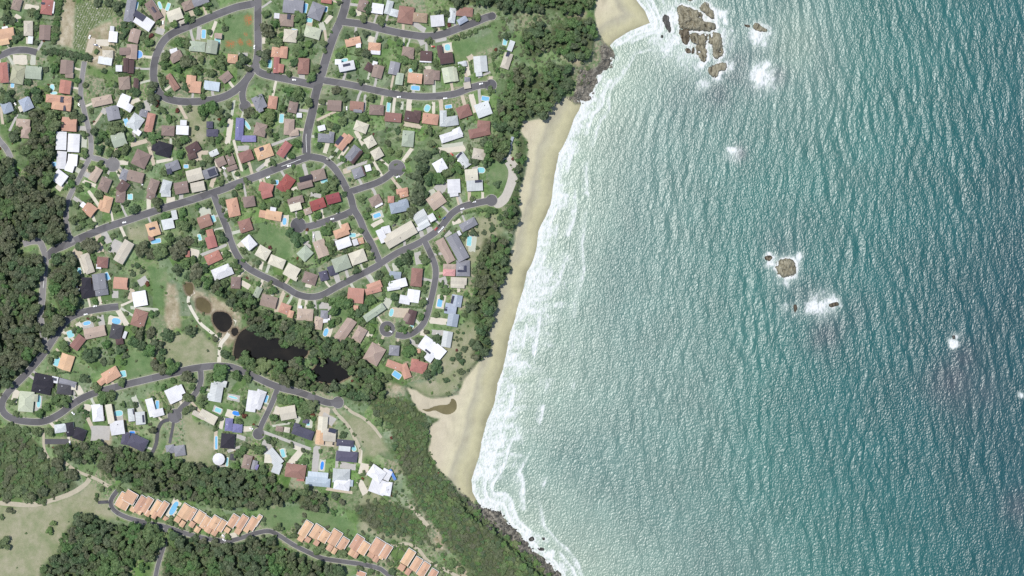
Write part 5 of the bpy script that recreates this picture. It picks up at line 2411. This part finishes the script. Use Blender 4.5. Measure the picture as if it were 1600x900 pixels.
def crown_np(seed, lobes=9, leaves=380, spread=.58, hgt=.75):
    r = np.random.default_rng(seed); L = []
    for i in range(lobes):
        a = r.uniform(0, 6.283); q = spread*math.sqrt(r.uniform(0, 1)); L.append((q*math.cos(a), q*math.sin(a), hgt*r.uniform(.25, .85)*(1-.45*q), r.uniform(.20, .44)))
    L.append((0, 0, hgt*.5, .45)); L = np.array(L); V = []; T = []
    idx = r.integers(0, len(L), leaves); d = r.normal(size=(leaves, 3)); d[:, 2] = np.abs(d[:, 2])*.9+d[:, 2]*.25; d /= np.linalg.norm(d, axis=1)[:, None]
    C = L[idx, :3]+d*L[idx, 3:4]*r.uniform(.8, 1.06, (leaves, 1))*np.array([1, 1, .8])
    nn = d+np.array([0, 0, .35])+r.normal(size=(leaves, 3))*.42; nn /= np.linalg.norm(nn, axis=1)[:, None]
    t1 = np.cross(nn, r.normal(size=(leaves, 3))); t1 /= np.linalg.norm(t1, axis=1)[:, None]; t2 = np.cross(nn, t1)
    s = r.uniform(.055, .15, (leaves, 1)); q = np.stack([C-t1*s-t2*s*.8, C+t1*s*.9-t2*s, C+t1*s+t2*s*.9, C-t1*s*.8+t2*s], 1)
    tone = np.repeat(np.clip(r.normal(.5, .3, leaves), 0, 1), 4)
    V = q.reshape(-1, 3); F = np.arange(leaves*4).reshape(-1, 4)
    cv = []; cf = []; ct = []                       # inner foliage core added to block light, crown shade put into its darker tone
    for (x, y, z, R) in L:
        b = len(V)+len(cv); rings = [(.0, 1), (.6, .80), (1.0, .15), (.75, -.5)]
        for rr_, zz in rings:
            for j in range(7):
                a = 6.283*j/7; k = R*.90*r.uniform(.85, 1.1); cv.append((x+k*rr_*math.cos(a), y+k*rr_*math.sin(a), z+k*zz*.8)); ct.append(r.uniform(.1, .5))
        for i in range(3):
            for j in range(7): cf.append((b+i*7+j, b+i*7+(j+1) % 7, b+(i+1)*7+(j+1) % 7, b+(i+1)*7+j))
    return np.vstack([V, cv]), np.vstack([F, np.array(cf)[:, ::-1]]), np.concatenate([tone, ct])
NVAR = 4; CROWN = {}; STUFFC = bpy.data.collections.new('foliage_kinds'); order = {}
tv = []; tf = []
def trunk_geo():
    V = []; F = []
    def tube(a, b, r0, r1):
        q = len(V); a, b = Vector(a), Vector(b); d = (b-a).normalized(); u = d.orthogonal().normalized(); v = d.cross(u)
        for p, r_ in ((a, r0), (b, r1)):
            for k in range(6): t = k*math.pi/3; V.append(tuple(p+u*r_*math.cos(t)+v*r_*math.sin(t)))
        for k in range(6): F.append((q+k, q+(k+1) % 6, q+6+(k+1) % 6, q+6+k))
    tube((0,0,-.05), (0,0,.6), .05, .035)
    for k in range(3): a = k*2.1+.4; tube((0,0,.55), (.3*math.cos(a), .3*math.sin(a), .9), .03, .012)
    return V, F
TV, TF = trunk_geo(); TRUNK = mesh_py('trunk', TV, TF, M_BARK)
ci = 0
for k in 'dglor':
    for v in range(NVAR):
        Vv, Ff, tone = crown_np(ord(k)*10+v, lobes=[9, 12, 14, 8][v], spread=[.70, .78, .66, .74][v])
        me = mesh_np('crown', Vv, Ff, M_LEAF[k]); fattr(me, 'tone', tone); CROWN[k, v] = me
        o = bpy.data.objects.new('kind_%02d' % ci, me); STUFFC.objects.link(o); order[k, v] = ci; ci += 1
def tone_of(k): return 'o' if k == 'r2' else k
TREES.sort(key=lambda t: -t[2])
SINGLES = TREES[:300]; REST = TREES[300:]
TW = {'d': 'dark-green', 'g': 'mid-green', 'l': 'lime-green', 'o': 'olive-grey', 'r': 'reddish'}
tl = make_labels([(t[0], t[1], ('broad ' if t[2] > 10.5 else '')+TW[tone_of(t[3])], 'tree') for t in SINGLES])
for i, (cx, cy, r, k) in enumerate(SINGLES):
    rr_ = random.Random(i*3); k = tone_of(k); R = r*MPP*.98; z0 = gz(cx, cy); ht = R*1.0+1.4
    X, Y, _ = W(cx, cy, z0+ht*.75)
    o = link('tree', None, loc=(X, Y, z0), rz=rr_.uniform(0, 6.28), label=tl[i], cat='tree', group='larger garden and street trees'); o.empty_display_size = 1
    c = link('crown', CROWN[k, rr_.randrange(NVAR)], o, (0, 0, ht-R*.95)); c.scale = (R*rr_.uniform(.8, 1.2), R*rr_.uniform(.8, 1.2), R*rr_.uniform(.7, 1.0))
    t = link('trunk', TRUNK, o); t.scale = (R*.9, R*.9, ht-R*.3)

# instanced foliage masses
def foliage_group():
    g = bpy.data.node_groups.new('foliage_mass', 'GeometryNodeTree'); g.interface.new_socket('Geometry', in_out='INPUT', socket_type='NodeSocketGeometry'); g.interface.new_socket('Geometry', in_out='OUTPUT', socket_type='NodeSocketGeometry')
    N = g.nodes; i = N.new('NodeGroupInput'); o = N.new('NodeGroupOutput'); ins = N.new('GeometryNodeInstanceOnPoints'); col = N.new('GeometryNodeCollectionInfo')
    col.inputs[0].default_value = STUFFC; col.inputs['Separate Children'].default_value = True; col.inputs['Reset Children'].default_value = True
    def na(nm, t): a = N.new('GeometryNodeInputNamedAttribute'); a.data_type = t; a.inputs[0].default_value = nm; return a.outputs[0]
    L = g.links.new; L(i.outputs[0], ins.inputs['Points']); L(col.outputs[0], ins.inputs['Instance']); ins.inputs['Pick Instance'].default_value = True
    L(na('idx', 'INT'), ins.inputs['Instance Index']); L(na('siz', 'FLOAT_VECTOR'), ins.inputs['Scale'])
    cx = N.new('ShaderNodeCombineXYZ'); L(na('rot', 'FLOAT'), cx.inputs[2])
    rt = N.new('FunctionNodeEulerToRotation'); L(cx.outputs[0], rt.inputs[0]); L(rt.outputs[0], ins.inputs['Rotation']); L(ins.outputs[0], o.inputs[0]); return g
GFOL = foliage_group()
def foliage_mass(name, pts, label, cat=None):
    """pts: list of (px, py, radius m, kind, crown height factor, lift)"""
    V = []; idx = []; rot = []; siz = []
    for (cx, cy, R, k, hf, lift) in pts:
        z0 = gz(cx, cy); X, Y, _ = W(cx, cy, z0+lift+R*hf*.6); V.append((X, Y, z0+lift)); v = rnd.randrange(NVAR); idx.append(order[k, v]); rot.append(rnd.uniform(0, 6.28)); siz.append((R*rnd.uniform(.78, 1.22), R*rnd.uniform(.78, 1.22), R*hf))
    me = bpy.data.meshes.new(name); me.from_pydata(V, [], [])
    a = me.attributes.new('idx', 'INT', 'POINT'); a.data.foreach_set('value', np.array(idx, np.int32))
    a = me.attributes.new('rot', 'FLOAT', 'POINT'); a.data.foreach_set('value', np.array(rot, np.float32))
    a = me.attributes.new('siz', 'FLOAT_VECTOR', 'POINT'); a.data.foreach_set('vector', np.array(siz, np.float32).ravel())
    o = link(name, me, kind='stuff', label=label, cat=cat); md = o.modifiers.new('foliage', 'NODES'); md.node_group = GFOL; return o
# occupancy raster of the land in map pixels
OX, OY = np.meshgrid(np.arange(-60, 960)+.5, np.arange(-60, 960)+.5); OCC = np.zeros(OX.shape, bool)
def mark(cx, cy, w_, h_, a, ex):
    R = int(math.hypot(w_, h_)/2+ex+2); x0, x1 = int(cx-R+60), int(cx+R+60); y0, y1 = int(cy-R+60), int(cy+R+60); x0, y0 = max(0, x0), max(0, y0)
    if x1 <= x0 or y1 <= y0: return
    X = OX[y0:y1, x0:x1]-cx; Y = OY[y0:y1, x0:x1]-cy; c, s = math.cos(math.radians(a)), math.sin(math.radians(a)); u_, v_ = X*c+Y*s, -X*s+Y*c
    OCC[y0:y1, x0:x1] |= (np.abs(u_) < w_/2+ex) & (np.abs(v_) < h_/2+ex)
for h in HOUSES:
    for (cx, cy, w_, h_, a, c) in h['wings']: mark(cx, cy, w_, h_, a, 1.0)
for p in POOLS: mark(p[0], p[1], p[2], p[3], p[4], 1.6)
for p in PAVES+AUTO: mark(p[0], p[1], p[2], p[3], p[4], .3)
def lookup(arr, px, py):
    i = np.clip(np.searchsorted(gx, px)-1, 0, len(gx)-1); j = np.clip(np.searchsorted(gy, py)-1, 0, len(gy)-1); return arr[j, i]
def occ(px, py):
    i, j = int(px+60), int(py+60); return not (0 <= i < 1020 and 0 <= j < 1020) or OCC[j, i]
foliage_mass('garden_trees', [(x, y, r*MPP*.98, tone_of(k), .8, max(.2, r*MPP*.15)) for x, y, r, k in REST], 'smaller garden trees and bushes scattered between the houses')
fr = random.Random(99)
for lab, sp, cr, kinds, polys in FORESTS:
    pts = []
    for poly in polys:
        P = np.array(poly); x0, y0 = P.min(0); x1, y1 = P.max(0); x0, y0 = max(x0, -60), max(y0, -60)
        Q = []
        yy = y0; row = 0
        while yy < y1:
            xx = x0+(row % 2)*sp/2
            while xx < x1: Q.append((xx+fr.uniform(-.38, .38)*sp, yy+fr.uniform(-.38, .38)*sp)); xx += sp
            yy += sp*.87; row += 1
        if not Q: continue
        Q = np.array(Q); msk = inside(Q[:, 0], Q[:, 1], poly); rd = lookup(dRoad, Q[:, 0], Q[:, 1]); pdp = lookup(dPond, Q[:, 0], Q[:, 1])
        kn = fbm(Q[:, 0], Q[:, 1], 40, 17, 2)
        for (x, y), m, d_, pd_, kk in zip(Q, msk, rd, pdp, kn):
            if not m or d_ < 4.5 or pd_ > 5 or occ(x, y) or fr.random() < (.22 if 'headland' in lab or 'dune' in lab else .09): continue
            R = cr*MPP*fr.choice([.55, .7, .85, 1.0, 1.0, 1.15, 1.45])*fr.uniform(.9, 1.1); low = 'scrub' in lab; R *= (.8 if low else 1)
            k = kinds[min(len(kinds)-1, max(0, int(((kk-.5)*1.9+.5+fr.uniform(-.22, .22))*len(kinds))))]
            pts.append((x, y, R, k, .62 if low else fr.uniform(.85, 1.25), 0.2 if low else fr.uniform(3.0, 7.5)))
            if fr.random() < .85: pts.append((x+fr.uniform(-6, 6), y+fr.uniform(-6, 6), R*fr.uniform(.4, .65), fr.choice('dggo') if not low else k, .9, .2 if low else fr.uniform(.5, 3)))
    foliage_mass('forest' if 'forest' in lab else 'scrub' if 'scrub' in lab else 'woodland', pts, lab)
for hp in HEDGES:
    P = catmull(hp, 2.6); pts = []
    big_ = hp[0][0] < 100 
    for x, y in P: pts.append((x+fr.uniform(-.5, .5), y+fr.uniform(-.5, .5), (fr.uniform(3.4, 5.2) if big_ else fr.uniform(1.2, 1.8)), 'g' if hp[0][1] < 0 or not big_ else 'd', .9, .4))
    foliage_mass('hedge', pts, {0: 'tall green hedge beside the ploughed strip', 1: 'row of dark trees below the market garden', 2: 'low bright hedge at the loop road bend', 3: 'curved hedge below the beach end of the southern loop', 4: 'straight hedge by the car row', 5: 'long hedge beside the taupe block roofs', 6: 'short hedge beside the white headland house', 7: 'hedge along the northernmost close'}[HEDGES.index(hp)])
# garden shrubs
N_ = 26000; qx = RNG.uniform(-20, 830, N_); qy = RNG.uniform(-20, 920, N_); den = fbm(qx, qy, 26, 23, 3); den2 = fbm(qx, qy, 7, 29, 2)
ok = (lookup(D, qx, qy) > 14) & (lookup(dRoad, qx, qy) > 1.6) & (lookup(sB, qx, qy) < -1) & (lookup(a_for, qx, qy) < .7) & (lookup(dPond, qx, qy) < -2) & (lookup(a_crop, qx, qy) < .3)
opn = np.maximum(lookup(a_lush, qx, qy), np.maximum(lookup(a_dry, qx, qy), lookup(a_dirt, qx, qy)*.9))
pr = np.clip((den-.34)*3.2, 0, 1)*(.25+.75*(den2 > .45))*(1-.95*opn)
ok &= RNG.random(N_) < pr*.8
pts = []
for x, y in zip(qx[ok], qy[ok]):
    if occ(x, y): continue
    pts.append((x, y, fr.choice([.7, .8, 1.0, 1.2, 1.6, 2.1]), fr.choice('ddgggggggglllo' if fr.random() < .9 else 'rlo'), .8, .05))
BND = []
for i, h in enumerate(HOUSES):
    for j in range(i+1, len(HOUSES)):
        g = HOUSES[j]; dx, dy = g['c'][0]-h['c'][0], g['c'][1]-h['c'][1]; L = math.hypot(dx, dy)
        if L > 42 or L < 14: continue
        mx, my = (h['c'][0]+g['c'][0])/2, (h['c'][1]+g['c'][1])/2
        if fr.random() < .25: continue
        kk = fr.choice('ddggggl'); ln = fr.uniform(7, 17); rad = fr.uniform(.8, 1.5)
        t = -ln
        while t < ln:
            x, y = mx-dy/L*t+fr.uniform(-.7, .7), my+dx/L*t+fr.uniform(-.7, .7); t += fr.uniform(1.2, 2.6)
            if occ(x, y) or lookup(dRoad, np.array([x]), np.array([y]))[0] < 1.5 or lookup(sB, np.array([x]), np.array([y]))[0] > -1: continue
            pts.append((x, y, rad*fr.uniform(.7, 1.5), kk if fr.random() < .7 else fr.choice('dgl'), .8, .05))
foliage_mass('garden_shrubs', pts, 'small shrubs and garden plants scattered through the yards')
pts = []
for _ in range(900):        # dune grasses and saltbush at the back of the beach, scrub on the open headlands
    x, y = fr.choice([(fr.uniform(700, 830), fr.uniform(330, 620)), (fr.uniform(780, 920), fr.uniform(20, 130)), (fr.uniform(560, 720), fr.uniform(730, 900))])
    if lookup(sB, np.array([x]), np.array([y]))[0] > -2 or lookup(dRoad, np.array([x]), np.array([y]))[0] < 2 or occ(x, y) or lookup(D, np.array([x]), np.array([y]))[0] < 6: continue
    pts.append((x, y, fr.uniform(.9, 3.0), fr.choice('dgoo'), .7, .05))
foliage_mass('dune_scrub', pts, 'tussocks and saltbush dotted over the dune and headland grass')
print('foliage points ok', len(pts))

# ------------------------------------------------------------------ rocks
def rock_mat(nm, a, b):
    n = NT(nm, .85, .3); w = n.wpos(); z = n.node('ShaderNodeSeparateXYZ'); n.set(z, 0, w)
    s_ = n.noise(.55, 4, .7, n.mapping(w, (1, .25, .6), (0, 0, .5))); c = n.ramp(s_, [(.3, tuple(x*.45 for x in a)), (.48, a), (.7, b)])
    c = n.mix(n.math('SUBTRACT', 1.0, n.step(z.outputs[2], .3, 1.3)), c, tuple(x*.35 for x in a)); n.bump(s_, 1.0, 1.6); return n.base(c)
M_RK = {'o': rock_mat('rock_ochre', (.215,.195,.135), (.375,.345,.255)), 'b': rock_mat('rock_brown', (.115,.095,.066), (.22,.185,.13)), 'n': rock_mat('rock_beige', (.15,.138,.115), (.33,.305,.255)), 'g': rock_mat('rock_grey', (.065,.062,.056), (.165,.158,.142))}
def rock_obj(poly, ht, tone, label):
    P = catmull(poly, 1.2, True); c = P.mean(0); N = len(P); rng = np.random.default_rng(int(abs(c[0]*7+c[1])))
    V = []; F = []; T = [1.08, 1.0, .93, .85, .76, .66, .55, .44, .32, .2, .09]; hp = [-1.2, .10, .42, .62, .76, .86, .93, .98, 1.0, 1.0, .98]
    cw = W(c[0], c[1], ht*.4); an = rng.uniform(-.5, .5)
    P = P+np.stack([fbm(P[:, 0]*3, P[:, 1]*3, 7, 41, 2)-.5, fbm(P[:, 0]*3, P[:, 1]*3, 7, 47, 2)-.5], 1)*min(4.5, ht)
    for t, hq in zip(T, hp):
        Q = c+(P-c)*t; ru = Q[:, 0]*math.cos(an)+Q[:, 1]*math.sin(an); rv = -Q[:, 0]*math.sin(an)+Q[:, 1]*math.cos(an)
        nz = fbm(Q[:, 0]+400, Q[:, 1], 9, 5, 2); rg = 1-np.abs(2*fbm(ru+300, rv*.22, 3.6, 13, 3)-1)
        for q, z, g in zip(Q, nz, rg):
            zz = hq*ht*(.30+.75*z+.55*(g-.6)) if hq > 0 else -1.5
            if hq > .3: zz -= ht*1.6*max(0, .40-z)+ht*1.3*max(0, .62-g)
            x, y, _ = W(q[0], q[1], max(zz, 0)); V.append((x-cw[0], y-cw[1], zz))
    for i in range(len(T)-1):
        for j in range(N): F.append((i*N+j, i*N+(j+1) % N, (i+1)*N+(j+1) % N, (i+1)*N+j))
    V.append((0, 0, ht*.8)); b = (len(T)-1)*N; F += [(b+j, b+(j+1) % N, len(V)-1) for j in range(N)]
    me = mesh_py('rock', V, F, M_RK[tone]); bm = bmesh.new(); bm.from_mesh(me); bmesh.ops.recalc_face_normals(bm, faces=bm.faces[:]); bm.to_mesh(me); bm.free()
    link('sea_rock', me, loc=(cw[0], cw[1], 0), label=label, cat='rock', group='rocks in the bay')
for r in ROCKS: rock_obj(*r)
# loose boulders over both shelves: one mass nobody could count
br = random.Random(5)
for poly, cnt, mt_, lb_ in ((ROCKSHELF[0], 240, 'n', 'loose grey-brown boulders round the northern headland'), (ROCKSHELF[1], 420, 'g', 'loose dark boulders along the southern rock shelf')):
    V = []; F = []
    P = np.array(poly); x0, y0 = P.min(0); x1, y1 = P.max(0); k = 0
    while k < cnt:
        x, y = br.uniform(x0, x1), br.uniform(y0, y1)
        if not inside(np.array([x]), np.array([y]), poly)[0]: continue
        k += 1; z = max(gz(x, y), -.6); R = br.uniform(.5, 1.1) if br.random() < .8 else br.uniform(1.1, 2.6); X, Y, _ = W(x, y, max(z, 0)); q = len(V); a0 = br.uniform(0, 6.28); el = br.uniform(.5, 1)
        for (rr_, zz) in ((1, -.3), (.9, .35), (.45, .75)):
            for j in range(6):
                a = a0+j*math.pi/3; s = br.uniform(.75, 1.15); u_, v_ = R*rr_*s*math.cos(a), R*rr_*s*el*math.sin(a); V.append((X+u_*math.cos(a0)-v_*math.sin(a0), Y+u_*math.sin(a0)+v_*math.cos(a0), z+zz*R*br.uniform(.8, 1.1)))
        for i in range(2):
            for j in range(6): F.append((q+i*6+j, q+i*6+(j+1) % 6, q+(i+1)*6+(j+1) % 6, q+(i+1)*6+j))
        F.append(tuple(q+12+j for j in range(6)))
    link('boulders', mesh_py('boulders', V, F, M_RK[mt_]), kind='stuff', label=lb_)
